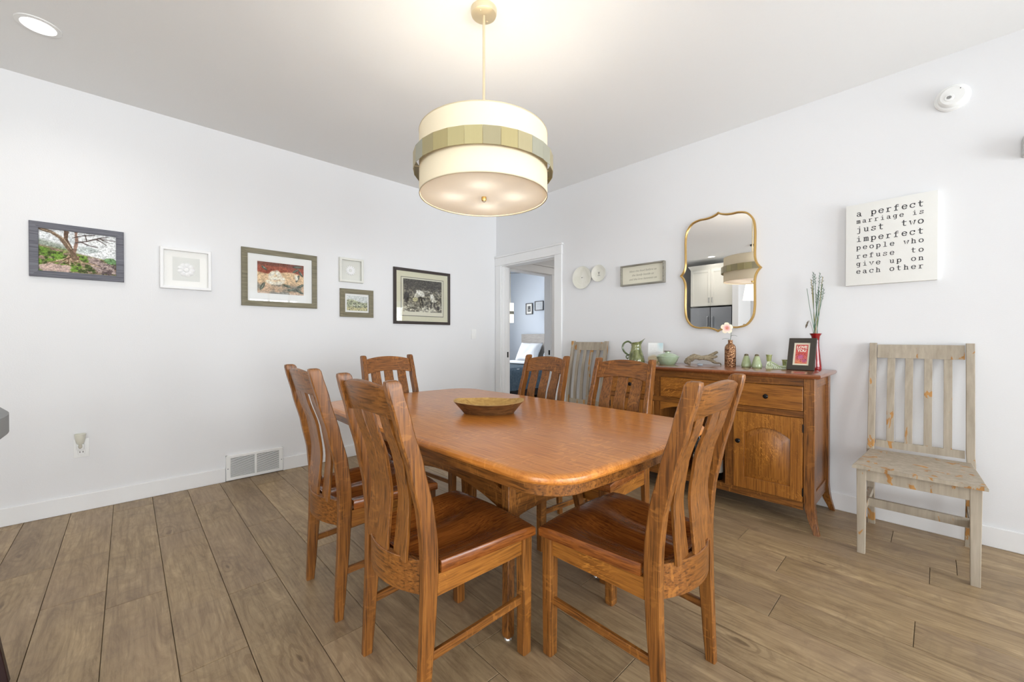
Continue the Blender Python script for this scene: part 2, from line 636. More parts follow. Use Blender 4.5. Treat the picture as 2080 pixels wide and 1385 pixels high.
for i, (a, b) in enumerate(WIN):
    r = sbase('window_%d' % (i + 1), ((a + b) / 2, YB, WZ0))
    f = B()
    for q in ((a, b, WZ0, WZ0 + 0.05), (a, b, WZ1 - 0.05, WZ1), (a, a + 0.05, WZ0 + 0.05, WZ1 - 0.05), (b - 0.05, b, WZ0 + 0.05, WZ1 - 0.05)):
        f.box(q[0], q[1], YB - 0.10, YB - 0.02, q[2], q[3], 0.003)
    f.obj('window_frame', 'trim', r, True)
    n = 3
    for k in range(1, n):
        xm = a + (b - a) * k / n
        B().box(xm - 0.02, xm + 0.02, YB - 0.09, YB - 0.04, WZ0 + 0.05, WZ1 - 0.05, 0.003).obj('mullion', 'trim', r, True)
    for k in range(n):
        xa, xb = a + (b - a) * k / n + 0.05, a + (b - a) * (k + 1) / n - 0.05
        B().box(xa - 0.03, xb + 0.03, YB - 0.068, YB - 0.062, WZ0 + 0.05, WZ1 - 0.05).obj('pane', 'glass', r, True)
    B().box(a - 0.09, b + 0.09, YB, YB + 0.02, WZ1, WZ1 + 0.10, 0.003).obj('head_casing', 'trim', r, True)
    for q in ((a - 0.09, a), (b, b + 0.09)):
        B().box(q[0], q[1], YB, YB + 0.018, WZ0, WZ1, 0.003).obj('side_casing', 'trim', r, True)
    B().box(a - 0.11, b + 0.11, YB, YB + 0.05, WZ0 - 0.03, WZ0, 0.004).obj('window_sill', 'trim', r, True)

# hall behind the doorway and bedroom beyond
struct(B().box(0.12, 2.3, -1.72, -1.60, 0, HC).obj('wall_hall_end', 'wall'))
struct(B().box(2.3, 2.42, -1.72, 0.0, 0, HC).obj('wall_hall_side', 'wall'))
struct(B().box(3.2, 3.32, 0.12, 4.1, 0, HC).obj('wall_bedroom_head', 'blue'), 'pale blue bedroom wall behind the bed')
struct(B().box(-1.1, -0.98, 0.12, 4.1, 0, HC).obj('wall_bedroom_side', 'blue'))
w = B()
w.box(-0.98, 0.7, 4.1, 4.22, 0, HC).box(2.3, 3.2, 4.1, 4.22, 0, HC).box(0.7, 2.3, 4.1, 4.22, 0, 0.75).box(0.7, 2.3, 4.1, 4.22, 2.25, HC)
struct(w.obj('wall_bedroom_added_window', 'blue'))
r = sbase('window_4', (1.5, 4.1, 0.75))  # invented window, put in so that light reaches the bedroom
f = B()
for q in ((0.7, 2.3, 0.75, 0.80), (0.7, 2.3, 2.20, 2.25), (0.7, 0.75, 0.8, 2.2), (2.25, 2.3, 0.8, 2.2)):
    f.box(q[0], q[1], 4.12, 4.20, q[2], q[3], 0.003)
f.obj('window_frame', 'trim', r, True)
B().box(0.75, 2.25, 4.155, 4.161, 0.8, 2.2).obj('pane', 'glass', r, True)
# thin pale-blue skin of the bedroom side of the picture wall
w = B()
w.box(-0.98, D2A, 0.12, 0.124, 0, HC).box(D2B, 3.2, 0.12, 0.124, 0, HC).box(D2A, D2B, 0.12, 0.124, DH, HC)
struct(w.obj('wall_bedroom_door', 'blue'))

# doorway 1 (craftsman casing at the corner)
r = sbase('door_1', (0, (D1A + D1B) / 2, 0), 'white cased doorway in the corner')
B().box(-0.020, 0, D1A - 0.006, -0.006, 0, 2.035, 0.002).obj('side_casing', 'trim', r, True)
B().box(-0.020, 0, D1B - 0.094, D1B + 0.006, 0, 2.035, 0.002).obj('side_casing', 'trim', r, True)
B().box(-0.024, 0, D1B - 0.098, -0.003, 2.035, 2.132, 0.002).obj('head_casing', 'trim', r, True)
B().box(-0.036, 0, D1B - 0.112, -0.001, 2.132, 2.152, 0.003).obj('head_cap', 'trim', r, True)
B().box(0, 0.12, D1A - 0.014, D1A, 0, 2.035).obj('jamb', 'trim', r, True)
B().box(0, 0.12, D1B, D1B + 0.014, 0, 2.035).obj('jamb', 'trim', r, True)
B().box(0, 0.12, D1B + 0.014, D1A - 0.014, 2.021, 2.035).obj('head_jamb', 'trim', r, True)
for q in ((D1A - 0.026, D1A - 0.014), (D1B + 0.014, D1B + 0.026)):
    B().box(0.045, 0.075, q[0], q[1], 0, 2.021, 0.001).obj('door_stop', 'trim', r, True)
sp = B().box(0.078, 0.108, D1A - 0.0158, D1A - 0.014, 0.885, 0.955, 0.0005).obj('strike_plate', 'black', r, True)
sp['label'] = 'small black strike plate'
# doorway 2 (to the bedroom)
r = sbase('door_2', ((D2A + D2B) / 2, 0, 0), 'white cased inner doorway to the bedroom')
B().box(D2A - 0.085, D2A + 0.005, -0.020, 0, 0, DH, 0.002).obj('side_casing', 'trim', r, True)
B().box(D2B - 0.005, D2B + 0.095, -0.020, 0, 0, DH, 0.002).obj('side_casing', 'trim', r, True)
B().box(D2A - 0.088, D2B + 0.098, -0.024, 0, DH, DH + 0.10, 0.002).obj('head_casing', 'trim', r, True)
B().box(D2A - 0.09, D2B + 0.11, -0.036, 0, DH + 0.10, DH + 0.12, 0.003).obj('head_cap', 'trim', r, True)
B().box(D2A, D2A + 0.014, 0, 0.124, 0, DH).obj('jamb', 'trim', r, True)
B().box(D2B - 0.014, D2B, 0, 0.124, 0, DH).obj('jamb', 'trim', r, True)
B().box(D2A + 0.014, D2B - 0.014, 0, 0.124, DH - 0.014, DH).obj('head_jamb', 'trim', r, True)
sp = B().box(D2B - 0.0158, D2B - 0.014, 0.012, 0.042, 0.885, 0.955, 0.0005).obj('strike_plate', 'black', r, True)
sp['label'] = 'small black strike plate'

# baseboards
w = B().box(XW, -2.838, -0.014, 0, 0, 0.11, 0.003).box(-2.434, -0.001, -0.014, 0, 0, 0.11, 0.003)
struct(w.obj('baseboard_left', 'trim'), 'white baseboard below the pictures')
struct(B().box(-0.014, 0, YB, D1B - 0.096, 0, 0.11, 0.003).obj('baseboard_right', 'trim'), 'white baseboard behind the sideboard')
struct(B().box(XW, 0, YB, YB + 0.014, 0, 0.11, 0.003).obj('baseboard_rear', 'trim'))

# floor-level return-air vent in the picture wall
r = thing('wall_vent', 'white louvred return air vent set into the baseboard', 'vent', (-2.636, 0, 0))
B().box(-0.19, 0.19, -0.012, 0, 0.012, 0.19).obj('vent_back', 'dark', r)
f = B()
VX, VZ0, VZ1 = 0.200, 0.006, 0.203
f.box(-VX, VX, -0.020, -0.012, VZ1 - 0.024, VZ1, 0.003).box(-VX, VX, -0.020, -0.012, VZ0, VZ0 + 0.024, 0.003)
f.box(-VX, -VX + 0.03, -0.020, -0.012, VZ0 + 0.02, VZ1 - 0.02, 0.002).box(VX - 0.03, VX, -0.020, -0.012, VZ0 + 0.02, VZ1 - 0.02, 0.002)
f.box(-0.008, 0.008, -0.020, -0.012, VZ0 + 0.02, VZ1 - 0.02, 0.002)
f.box(-VX, VX, -0.012, 0, VZ1 - 0.012, VZ1).box(-VX, VX, -0.012, 0, VZ0, VZ0 + 0.004).box(-VX, -VX + 0.008, -0.012, 0, VZ0, VZ1).box(VX - 0.008, VX, -0.012, 0, VZ0, VZ1)
f.obj('vent_frame', 'white', r)
sl = None
for side in (-1, 1):
    for k in range(17):
        z = VZ0 + 0.030 + k * 0.0086
        if sl is None:
            sl = B().loft([[(xx, -0.019, -0.0020), (xx, -0.0178, -0.0027), (xx, -0.0130, 0.0013), (xx, -0.0140, 0.0020)] for xx in (-0.081, 0.081)]).obj('slat', 'white', r)
            o = sl
        else:
            o = sl.copy(); C.objects.link(o); o.parent = r
        o.location = (side * 0.089, 0, z)
for sx in (-1, 1):
    B().lathe([(0.0042, -0.020), (0.0042, -0.0215), (0.002, -0.0228)], 10, (sx * 0.188, 0, 0.10), 'y').obj('screw', 'steel', r)

# wall switch by the corner
r = thing('light_switch', 'white rocker light switch plate near the corner doorway', 'switch', (-0.363, 0, 1.178))
B().box(-0.037, 0.037, -0.006, 0, -0.060, 0.060, 0.003, 2).obj('plate', 'white', r)
B().box(-0.017, 0.017, -0.010, -0.006, -0.034, 0.034, 0.002).obj('rocker', 'white', r)

# wall outlet with night light
r = thing('wall_outlet', 'white wall outlet plate low on the picture wall', 'outlet', (-3.612, 0, 0.412))
B().box(-0.036, 0.036, -0.006, 0, -0.060, 0.060, 0.003, 2).obj('plate', 'white', r)
B().box(-0.017, 0.017, -0.010, -0.006, -0.046, -0.010, 0.003).obj('socket', 'white', r)
for q in (-0.007, 0.007):
    B().box(q - 0.0015, q + 0.0015, -0.0108, -0.0098, -0.030, -0.020).obj('slot', 'dark', r)
r = thing('night_light', 'small clear night light plugged into the wall outlet', 'night light', (-3.616, -0.006, 0.43))
B().box(-0.016, 0.016, -0.022, -0.004, -0.026, 0.010, 0.004, 2).obj('plug_body', 'white', r)
B().lathe([(0.010, 0.010), (0.018, 0.02), (0.024, 0.05), (0.027, 0.078), (0.025, 0.080), (0.022, 0.05)], 16, (0, -0.028, 0)).obj('night_light_shade', plain('frosted_shell', lin(224, 222, 208), 0.3, noise=0.03), r)
B().lathe([(0.003, -0.016), (0.009, -0.010), (0.010, 0.0), (0.006, 0.011)], 12, (0, -0.028, 0)).obj('bulb', plain('clear_bulb_glass', lin(200, 196, 180), 0.15, noise=0.1), r)

# smoke detector high on the sideboard wall
r = thing('smoke_detector', 'round white smoke detector high on the wall', 'smoke detector', (0, -3.908, 2.487))
B().lathe([(0.072, 0.0), (0.072, -0.012), (0.066, -0.018), (0.0, -0.019)], 40, (0, 0, 0), 'x').obj('base_plate', 'white', r)
B().lathe([(0.058, -0.018), (0.056, -0.034), (0.048, -0.042), (0.0, -0.044)], 40, (0, 0, 0), 'x').obj('cover', 'white', r)
B().lathe([(0.020, -0.043), (0.018, -0.047), (0.0, -0.0475)], 20, (0, 0.012, -0.008), 'x').obj('test_button', 'white', r)
for k in range(5):
    B().box(-0.0485, -0.0470, 0.004 + k * 0.004, 0.0058 + k * 0.004, -0.008 - (0.008 if k in (1, 2, 3) else 0.005), -0.008 + (0.008 if k in (1, 2, 3) else 0.005)).obj('grille_slot', 'dark', r)
B().lathe([(0.0025, -0.0435), (0.002, -0.0448)], 8, (0, -0.03, 0.028), 'x').obj('indicator', 'dark', r)

# door-chime box at the right edge of the frame
r = thing('chime_box', 'pale grey box mounted on the wall at the right edge', 'chime box', (0, -4.26, 2.118))
B().box(-0.055, 0, -0.11, 0.105, -0.05, 0.05, 0.004).obj('box_body', plain('grey_plastic', lin(196, 196, 194), 0.5, noise=0.02), r)
B().box(-0.060, -0.055, -0.10, 0.095, -0.042, 0.042, 0.002).obj('box_cover', 'white', r)

# recessed ceiling lights


def can_light(x, y, label, power):
    r = thing('recessed_ceiling_light', label, 'ceiling light', (x, y, HC), 0, 'recessed ceiling lights')
    B().lathe([(0.060, -0.001), (0.064, -0.006), (0.082, -0.004), (0.084, 0.0), (0.060, 0.0)], 36, cap=False).obj('trim_ring', 'white', r)
    B().lathe([(0.060, -0.0015), (0.0, -0.0016)], 36, cap=False).obj('lens', MT['canlens'], r)
    l = bpy.data.lights.new('can_lamp', 'SPOT')
    l.energy = power; l.spot_size = math.radians(150); l.spot_blend = 1.0; l.shadow_soft_size = 0.05
    l.color = (1.0, 0.95, 0.88)
    o = bpy.data.objects.new('can_lamp', l); C.objects.link(o); o.parent = r; o.location = (0, 0, -0.02)


MT['canlens'] = emis('lit_lens', (1.0, 0.97, 0.92, 1), 9.0)
can_light(-3.715, -0.654, 'lit recessed ceiling light at the upper left corner', 13)
can_light(-5.0, -0.78, 'lit recessed ceiling light by the kitchen cabinets, seen in the mirror', 20)
can_light(1.15, -0.85, 'unseen ceiling light added to brighten the hall behind the doorway', 34)  # extra lamp out of view, added to lift the dark hall

# ================================================================== PENDANT
PX, PY = -2.116, -2.314
ZB, ZT, PR = 1.822, 2.116, 0.311
r = thing('drum_pendant', 'large cream drum pendant lamp with gold panel band above the table', 'pendant lamp', (PX, PY, HC))
r.location = (PX, PY, 0)
B().lathe([(0.0, HC - 0.030), (0.052, HC - 0.030), (0.060, HC - 0.027), (0.063, HC - 0.018), (0.063, HC)], 40).obj('canopy', 'lampmetal', r)
for a in (0.45, 0.45 + PI):
    B().lathe([(0.0, HC - 0.036), (0.005, HC - 0.035), (0.006, HC - 0.030)], 12, (0.038 * math.cos(a), 0.038 * math.sin(a), 0)).obj('canopy_screw', 'lampmetal', r)
B().lathe([(0.0065, 1.80), (0.0065, HC - 0.030)], 14).obj('rod', 'lampmetal', r)
for z in (1.85,):
    pass
N = 96
B().lathe([(PR, ZB), (PR, ZT)], N, cap=False).obj('shade', 'shade', r)
for z in (ZB, ZT):
    B().lathe([(PR + 0.0012, z - 0.002), (PR + 0.0012, z + 0.002), (PR - 0.003, z + 0.002), (PR - 0.003, z - 0.002), (PR + 0.0012, z - 0.002)], N, cap=False).obj('shade_rim', 'lampmetal', r)
B().lathe([(PR - 0.004, ZB + 0.003), (0.0, ZB + 0.003)], N, cap=False).obj('diffuser', 'diffuser', r)
B().lathe([(0.0, ZB - 0.018), (0.011, ZB - 0.017), (0.0125, ZB - 0.012), (0.0125, ZB + 0.001), (0.0, ZB + 0.002)], 20).obj('finial', 'gold', r)
sp = B()
for k in range(3):
    a = 2 * PI * k / 3
    sp.tube([(0.006 * math.cos(a), 0.006 * math.sin(a), ZT - 0.03), ((PR - 0.003) * math.cos(a), (PR - 0.003) * math.sin(a), ZT - 0.003)], 0.0025, 6)
sp.obj('spider', 'lampmetal', r)
# band of flat capiz-like panels standing off the shade
BR, NB = 0.336, 28
tones = [lin(172, 158, 112), lin(164, 152, 114), lin(174, 162, 126), lin(164, 162, 144), lin(158, 148, 116), lin(178, 166, 120)]
bm_ = []
for i, t in enumerate(tones):
    k = M('band_panel_tone')
    k.set(Roughness=0.4, Metallic=0.2)
    st = k.noise(k.coords((90, 90, 2), rand=3.0), 1.0, 2)
    k.l(k.mix(st, tuple(c * 0.93 for c in t[:3]) + (1,), t), k.p.inputs['Base Color'])
    bm_.append(k.m)
hw = BR * math.tan(PI / NB)
order = [0, 1, 5, 4, 2, 3, 3, 1, 0, 5, 4, 0, 2, 3, 1, 0, 5, 5, 4, 0, 2, 3, 3, 2, 1, 0, 4, 5]
for i in range(NB):
    a = 2 * PI * (i + 0.35) / NB
    o = B().box(-0.0012, 0.0012, -hw + 0.0005, hw - 0.0005, -0.0385, 0.0385, 0.0004).obj('band_panel', bm_[order[i]], r, loc=(BR * math.cos(a), BR * math.sin(a), 1.9635))
    o.rotation_euler = (0, 0, a)
for z in (1.9635 - 0.02, 1.9635 + 0.02):
    st = B()
    for k in range(6):
        a = 2 * PI * (k + 0.5) / 6
        st.tube([((PR) * math.cos(a), PR * math.sin(a), z), ((BR - 0.001) * math.cos(a), (BR - 0.001) * math.sin(a), z)], 0.002, 6)
    st.obj('band_standoff', 'lampmetal', r)
for k in range(4):
    a = math.radians(46.4 + 90 * k)
    l = bpy.data.lights.new('pendant_bulb', 'POINT')
    l.energy = 1.8
    l.color = (1.0, 0.95, 0.88)
    l.shadow_soft_size = 0.03
    o = bpy.data.objects.new('pendant_bulb', l); C.objects.link(o); o.parent = r
    o.location = (0.15 * math.cos(a), 0.15 * math.sin(a), 1.900)

# ================================================================== TABLE
TX, TY = -2.073, -2.292
TZ = 0.760


def table_outline(inset, n=14):
    hw, hl, rad = 0.529 - inset, 0.886 - inset, 0.125 - inset * 0.5
    pts = []
    for cx, cy, a0 in ((hw - rad, hl - rad, 0), (-hw + rad, hl - rad, 90), (-hw + rad, -hl + rad, 180), (hw - rad, -hl + rad, 270)):
        for k in range(n + 1):
            a = math.radians(a0 + 90 * k / n)
            pts.append((cx + rad * math.cos(a), cy + rad * math.sin(a)))
    out = []
    for i, p in enumerate(pts):
        q = pts[(i + 1) % len(pts)]
        m = 1 if (Vector(q) - Vector(p)).length < 0.05 else 14
        for k in range(m):
            out.append((p[0] + (q[0] - p[0]) * k / m, p[1] + (q[1] - p[1]) * k / m))
    res = []
    for x, y in out:
        fx = (1 - min(1, abs(y) / hl) ** 2) * 0.020
        fy = (1 - min(1, abs(x) / hw) ** 2) * 0.038
        res.append((x + math.copysign(fx, x) * min(1, abs(x) / hw) ** 2, y + math.copysign(fy, y) * min(1, abs(y) / hl) ** 2))
    return res


t = thing('dining_table', 'large oak dining table with bowed edges and rounded corners', 'table', (TX, TY, 0))
prof = [(0.030, 0.7300), (0.014, 0.7302), (0.004, 0.7335), (0.0, 0.7400), (0.0, 0.7460), (0.0015, 0.7520), (0.006, 0.7565), (0.012, 0.7588), (0.020, TZ)]
B().loft([[(x, y, z) for x, y in table_outline(i)] for i, z in prof]).obj('tabletop', 'oak_top', t, ang=25)
o1, o2 = table_outline(0.034), table_outline(0.058)
ap = B()
ap.loft([[(x, y, z) for x, y in o] for o, z in ((o1, 0.7300), (o1, 0.690), (table_outline(0.037), 0.687), (table_outline(0.055), 0.687), (o2, 0.7300))], cap=False)
ap.obj('apron', 'oak_y', t)
LT, LB = (0.185, 0.355), (0.287, 0.457)
YO = {-1: 0.0, 1: 0.105}        # the far pair of legs stands a little further out
for sx in (-1, 1):
    for sy in (-1, 1):
        top, bot = Vector((sx * LT[0], sy * LT[1] + YO[sy], 0.730)), Vector((sx * LB[0], sy * LB[1] + YO[sy], 0.012))
        secs = []
        for tt, h in ((0, 0.024), (0.25, 0.023), (0.5, 0.019), (0.8, 0.0175), (0.985, 0.0175), (1, 0.015)):
            curve = tt + 0.06 * math.sin(PI * tt)
            c = top.lerp(bot, tt); c.x = top.x + (bot.x - top.x) * (tt ** 1.35); c.y = top.y + (bot.y - top.y) * (tt ** 1.35)
            secs.append(rsec(c, (1, 0, 0), (0, 1, 0), h, h, 0.003))
        B().loft(secs).obj('leg', 'oak_z', t)
        B().lathe([(0.014, 0.0), (0.015, 0.004), (0.011, 0.013), (0.0, 0.013)], 16, (sx * LB[0], sy * LB[1] + YO[sy], 0)).obj('glide', 'steelrim', t)


def arched(L, zc, h, rise, n=16):
    top = [(-L + 2 * L * k / n, zc + h / 2 + rise * (1 - (2 * k / n - 1) ** 2)) for k in range(n + 1)]
    bot = [(-L + 2 * L * k / n, zc - h / 2 + rise * 0.9 * (1 - (2 * k / n - 1) ** 2)) for k in range(n, -1, -1)]
    return top + bot


for sx in (-1, 1):
    B().prism([(q + 0.0415, z) for q, z in arched(0.392, 0.470, 0.085, 0.075)], sx * 0.208 - 0.011, sx * 0.208 + 0.011, 0).obj('stretcher', 'oak_y', t)
for sy in (-1, 1):
    B().prism(arched(0.185, 0.455, 0.110, 0.02), sy * 0.378 + YO[sy] - 0.011, sy * 0.378 + YO[sy] + 0.011, 1).obj('cross_rail', 'oak_x', t)
B().box(-0.20, 0.20, -0.52, -0.30, 0.700, 0.7295, 0.004).box(-0.20, 0.20, 0.37, 0.57, 0.700, 0.7295, 0.004).obj('top_cleat', 'oak_x', t)

# ================================================================== DINING CHAIRS
# local frame: sitter looks along +y
POST = [  # z, y centre, half depth, x offset
    (0.000, -0.216, 0.0165, 0.187), (0.12, -0.208, 0.0200, 0.187), (0.30, -0.197, 0.0235, 0.188), (0.43, -0.192, 0.0260, 0.188),
    (0.52, -0.193, 0.0265, 0.187), (0.62, -0.203, 0.0255, 0.184), (0.75, -0.232, 0.0240, 0.180), (0.88, -0.268, 0.0235, 0.176), (1.00, -0.300, 0.0230, 0.173)]


def make_chair():
    t = thing('dining_chair', 'chair', 'chair', (0, 0, 0), 0, 'oak dining chairs around the table')
    for sx in (-1, 1):
        secs = []
        for k in range(0, 31):
            z = 1.0 * k / 30
            y, d, xo = interp(POST, z)
            y2, _, _ = interp(POST, min(1.0, z + 0.02)); y1, _, _ = interp(POST, max(0, z - 0.02))
            tn = Vector((0, y2 - y1, 0.04)).normalized()
            nv = Vector((0, tn.z, -tn.y))
            hw = 0.0145 if z > 0.42 else 0.0125 + 0.002 * z / 0.42
            if k == 0:
                nv = Vector((0, 1, 0))
            if z > 0.88:
                nv = nv.lerp(Vector((0, 1, 0)), (z - 0.88) / 0.12).normalized()
            secs.append(rsec((sx * xo, y, z), (1, 0, 0), nv, hw, d, 0.004))
        y, d, xo = interp(POST, 1.0)
        secs.append(rsec((sx * xo, y - 0.003, 1.009), (1, 0, 0), (0, 1, 0), 0.0125, d * 0.86, 0.004))
        secs.append(rsec((sx * xo, y - 0.0035, 1.012), (1, 0, 0), (0, 1, 0), 0.009, d * 0.55, 0.003))
        B().loft(secs).obj('back_leg', 'oak_z', t)
        # front leg
        secs = [rsec((sx * 0.197, 0.196, z), (1, 0, 0), (0, 1, 0), h, h, 0.004) for z, h in ((0.0, 0.0165), (0.004, 0.019), (0.2, 0.0205), (0.428, 0.0215))]
        B().loft(secs).obj('front_leg', 'oak_z', t)
        # side apron and stretcher
        secs = [rsec((sx * (0.188 + 0.009 * q), -0.168 + 0.345 * q, 0.3945), (1, 0, 0), (0, 0, 1), 0.009, 0.033, 0.001) for q in (0, 1)]
        B().loft(secs).obj('side_apron', 'oakg_y', t)
        secs = [rsec((sx * (0.187 + 0.009 * q), -0.184 + 0.362 * q, 0.186 + 0.012 * q), (1, 0, 0), (0, 0, 1), 0.0075, 0.0135, 0.002) for q in (0, 1)]
        B().loft(secs).obj('stretcher', 'oak_y', t)
    B().box(-0.176, 0.176, 0.190, 0.208, 0.362, 0.428, 0.001).obj('front_apron', 'oakg_x', t)
    # rear rail, bowed backwards
    def ry(x, b):
        return -0.190 - b * (1 - (x / 0.176) ** 2)
    secs = []
    for k in range(17):
        x = -0.176 + 0.352 * k / 16
        y = ry(x, 0.056)
        secs.append(rsec((x, y, 0.4185), (0, 1, 0), (0, 0, 1), 0.011, 0.0515, 0.002))
    B().loft(secs).obj('rear_rail', 'oak_x', t)
    # crest rail
    secs = []
    for k in range(17):
        x = -0.163 + 0.326 * k / 16
        q = 1 - (x / 0.163) ** 2
        zt, zb = 0.981 + 0.021 * q, 0.889 + 0.017 * q
        yt, yb = interp(POST, zt)[0] - 0.018 * q, interp(POST, zb)[0] - 0.018 * q
        hh = 0.0105
        secs.append([(x, yt + hh - 0.002, zt - 0.001), (x, yt + hh * 0.4, zt + 0.0018), (x, yt - hh * 0.5, zt + 0.0012), (x, yt - hh, zt - 0.003), (x, yb - hh, zb + 0.002), (x, yb - hh + 0.002, zb), (x, yb + hh - 0.002, zb), (x, yb + hh, zb + 0.002)])
    B().loft(secs).obj('crest_rail', 'oak_x', t)
    # three bent slats
    for xs_ in (-0.096, 0.0, 0.096):
        secs = []
        for k in range(19):
            q = k / 18
            z = 0.462 + (0.910 - 0.462) * q
            xc = xs_ * (0.95 + 0.05 * q)
            qt = 1 - (xc / 0.163) ** 2
            qb = 1 - (xc / 0.176) ** 2
            s_ = q * q * (3 - 2 * q)
            y = interp(POST, z)[0] + (1 - s_) * (-0.055 * qb) + s_ * (-0.018 * qt) + 0.019 * math.sin(PI * q) ** 1.5
            secs.append(rsec((xc, y, z), (1, -0.03 * (1 if xc > 0 else -1 if xc < 0 else 0), 0), (0, 1, 0.2), 0.0315 + 0.0085 * (1 - q) ** 1.3, 0.0055, 0.0015))
        B().loft(secs).obj('slat', 'oak_z', t)
    # sculpted seat
    nx, ny = 40, 32
    def outline(u, v):
        # u,v in [-1,1]; v=-1 rear
        hwv = 0.205 + (0.238 - 0.205) * (v + 1) / 2
        x = u * hwv
        yf = 0.214 + 0.020 * (1 - u * u)
        yr = -0.160 - 0.060 * max(0, 1 - (x / 0.176) ** 2)
        y = yr + (yf - yr) * (v + 1) / 2
        return x, y
    def top(u, v):
        au = abs(u)
        edge = min(1, (1 - au) / 0.28) if True else 1
        lobe = math.exp(-((u - 0.42) / 0.29) ** 2) + math.exp(-((u + 0.42) / 0.29) ** 2)
        along = 1 / (1 + math.exp((v - 0.42) * 7))
        back = 1 / (1 + math.exp((-0.93 - v) * 14))
        dip = 0.026 * lobe * along * back + 0.010 * along * back * (1 - u * u)
        dip += 0.007 * max(0, (v - 0.6) / 0.4) ** 2
        return 0.468 - dip
    b = B()
    gt = []
    for j in range(ny + 1):
        rowv = []
        for i in range(nx + 1):
            u, v = -1 + 2 * i / nx, -1 + 2 * j / ny
            x, y = outline(u * 0.985, -1 + (v + 1) * 0.99)
            rowv.append(b.b.verts.new((x, y, top(u, v))))
        gt.append(rowv)
    for j in range(ny):
        for i in range(nx):
            b.b.faces.new((gt[j][i], gt[j][i + 1], gt[j + 1][i + 1], gt[j + 1][i]))
    ring = [(i, 0) for i in range(nx)] + [(nx, j) for j in range(ny)] + [(i, ny) for i in range(nx, 0, -1)] + [(0, j) for j in range(ny, 0, -1)]
    loops = [[gt[j][i] for i, j in ring]]
    for ins, dz in ((1.0, -0.0045), (1.0, -0.022), (0.99, -0.026)):
        lp = []
        for i, j in ring:
            u, v = -1 + 2 * i / nx, -1 + 2 * j / ny
            x, y = outline(u * ins, v * ins)
            zt = top(u, v)
            lp.append(b.b.verts.new((x, y, zt + dz if dz > -0.01 else (0.4335 if dz > -0.025 else 0.4295))))
        loops.append(lp)
    for a, c in zip(loops, loops[1:]):
        for i in range(len(a)):
            j = (i + 1) % len(a)
            b.b.faces.new((a[i], a[j], c[j], c[i]))
    b.b.faces.new(loops[-1])
    b.obj('seat', 'oak_seat', t, ang=40)
    return t


ch = make_chair()
spots = [
    ((-2.100, -3.098), 0.0, 'oak slat-back dining chair at the near end of the table, nearest the sideboard door'),
    ((-2.557, -2.637), -PI / 2, 'oak slat-back dining chair in the foreground on the picture-wall side, fully in view'),
    ((-2.562, -2.022), -PI / 2 - 0.02, 'leftmost oak slat-back dining chair, behind the foreground one'),
    ((-2.075, -1.510), PI, 'oak slat-back dining chair at the far table end against the picture wall'),
    ((-1.588, -1.995), PI / 2, 'oak slat-back dining chair across the table in front of the doorway'),
    ((-1.600, -2.603), PI / 2, 'oak slat-back dining chair across the table in front of the sideboard'),
]
for i, ((x, y), rz, lb) in enumerate(spots):
    if i == 0:
        ch.location = (x, y, 0); ch.rotation_euler = (0, 0, rz); ch['label'] = lb
    else:
        dup(ch, (x, y, 0), rz, lb)

# ================================================================== DOUGH BOWL on the table
r = thing('dough_bowl', 'hand-carved wooden dough bowl on the dining table', 'bowl', (-2.098, -2.33, TZ), math.radians(-43.5))
k = M('carved_brown_wood'); k.set(Roughness=0.55)
f = k.noise(k.coords((3, 14, 14)), 3, 5, 0.6, 1.0)
k.l(k.ramp(f, [(0.3, lin(72, 46, 24)), (0.5, lin(112, 76, 42)), (0.75, lin(146, 106, 64))]), k.p.inputs['Base Color']); k.bump(f, 0.25, 0.004)
MT['bowl_out'] = k.m
k = M('pale_carved_wood'); k.set(Roughness=0.6)
f = k.noise(k.coords((3, 7, 7)), 6, 5, 0.6, 1.4)
k.l(k.ramp(f, [(0.28, lin(120, 82, 36)), (0.42, lin(178, 138, 72)), (0.7, lin(206, 168, 98))]), k.p.inputs['Base Color']); k.bump(f, 0.35, 0.006)
MT['bowl_in'] = k.m


def bowl_ring(hx, hy, z, n=28, chop=0.0, wob=0.0):
    pts = []
    for i in range(n):
        a = 2 * PI * i / n
        ca, sa = math.cos(a), math.sin(a)
        e = 0.80
        x = hx * math.copysign(abs(ca) ** e, ca)
        y = hy * math.copysign(abs(sa) ** e, sa) * (1 - 0.16 * abs(x / hx) ** 1.5)
        pts.append((x, y, z + wob * (math.sin(3 * a + 1) + math.sin(5 * a)) + 0.010 * (abs(x / hx) ** 3 if chop else 0)))
    return pts


B().loft([bowl_ring(0.122, 0.070, 0.0), bowl_ring(0.131, 0.080, 0.012), bowl_ring(0.174, 0.132, 0.056, chop=1, wob=0.0015)], cap=True).obj('bowl_body', 'bowl_out', r, ang=30).data.polygons[-1].material_index = 0
# hollow: replace the flat top by an inner skin
o = r.children[0]
bmx = bmesh.new(); bmx.from_mesh(o.data)
topf = max(bmx.faces, key=lambda f_: f_.calc_center_median().z)
bmesh.ops.delete(bmx, geom=[topf], context='FACES_ONLY'); bmx.to_mesh(o.data); bmx.free()
B().loft([bowl_ring(0.174, 0.132, 0.056, chop=1, wob=0.0015), bowl_ring(0.164, 0.123, 0.057, chop=1, wob=0.0012), bowl_ring(0.150, 0.108, 0.043, chop=1), bowl_ring(0.128, 0.085, 0.024), bowl_ring(0.085, 0.052, 0.014), bowl_ring(0.02, 0.01, 0.013), bowl_ring(0.0005, 0.0005, 0.013)], cap=False).obj('bowl_hollow', 'bowl_in', r, ang=50)

# ================================================================== SIDEBOARD
SB0, SB1 = -3.372, -1.958      # y of the outer faces of the posts
SZ = 0.920
SXF, SXB = -0.522, -0.030      # carcass front / back
r = thing('sideboard', 'oak sideboard with arched panel doors and black knobs', 'sideboard', ((SXF + SXB) / 2, (SB0 + SB1) / 2, 0))


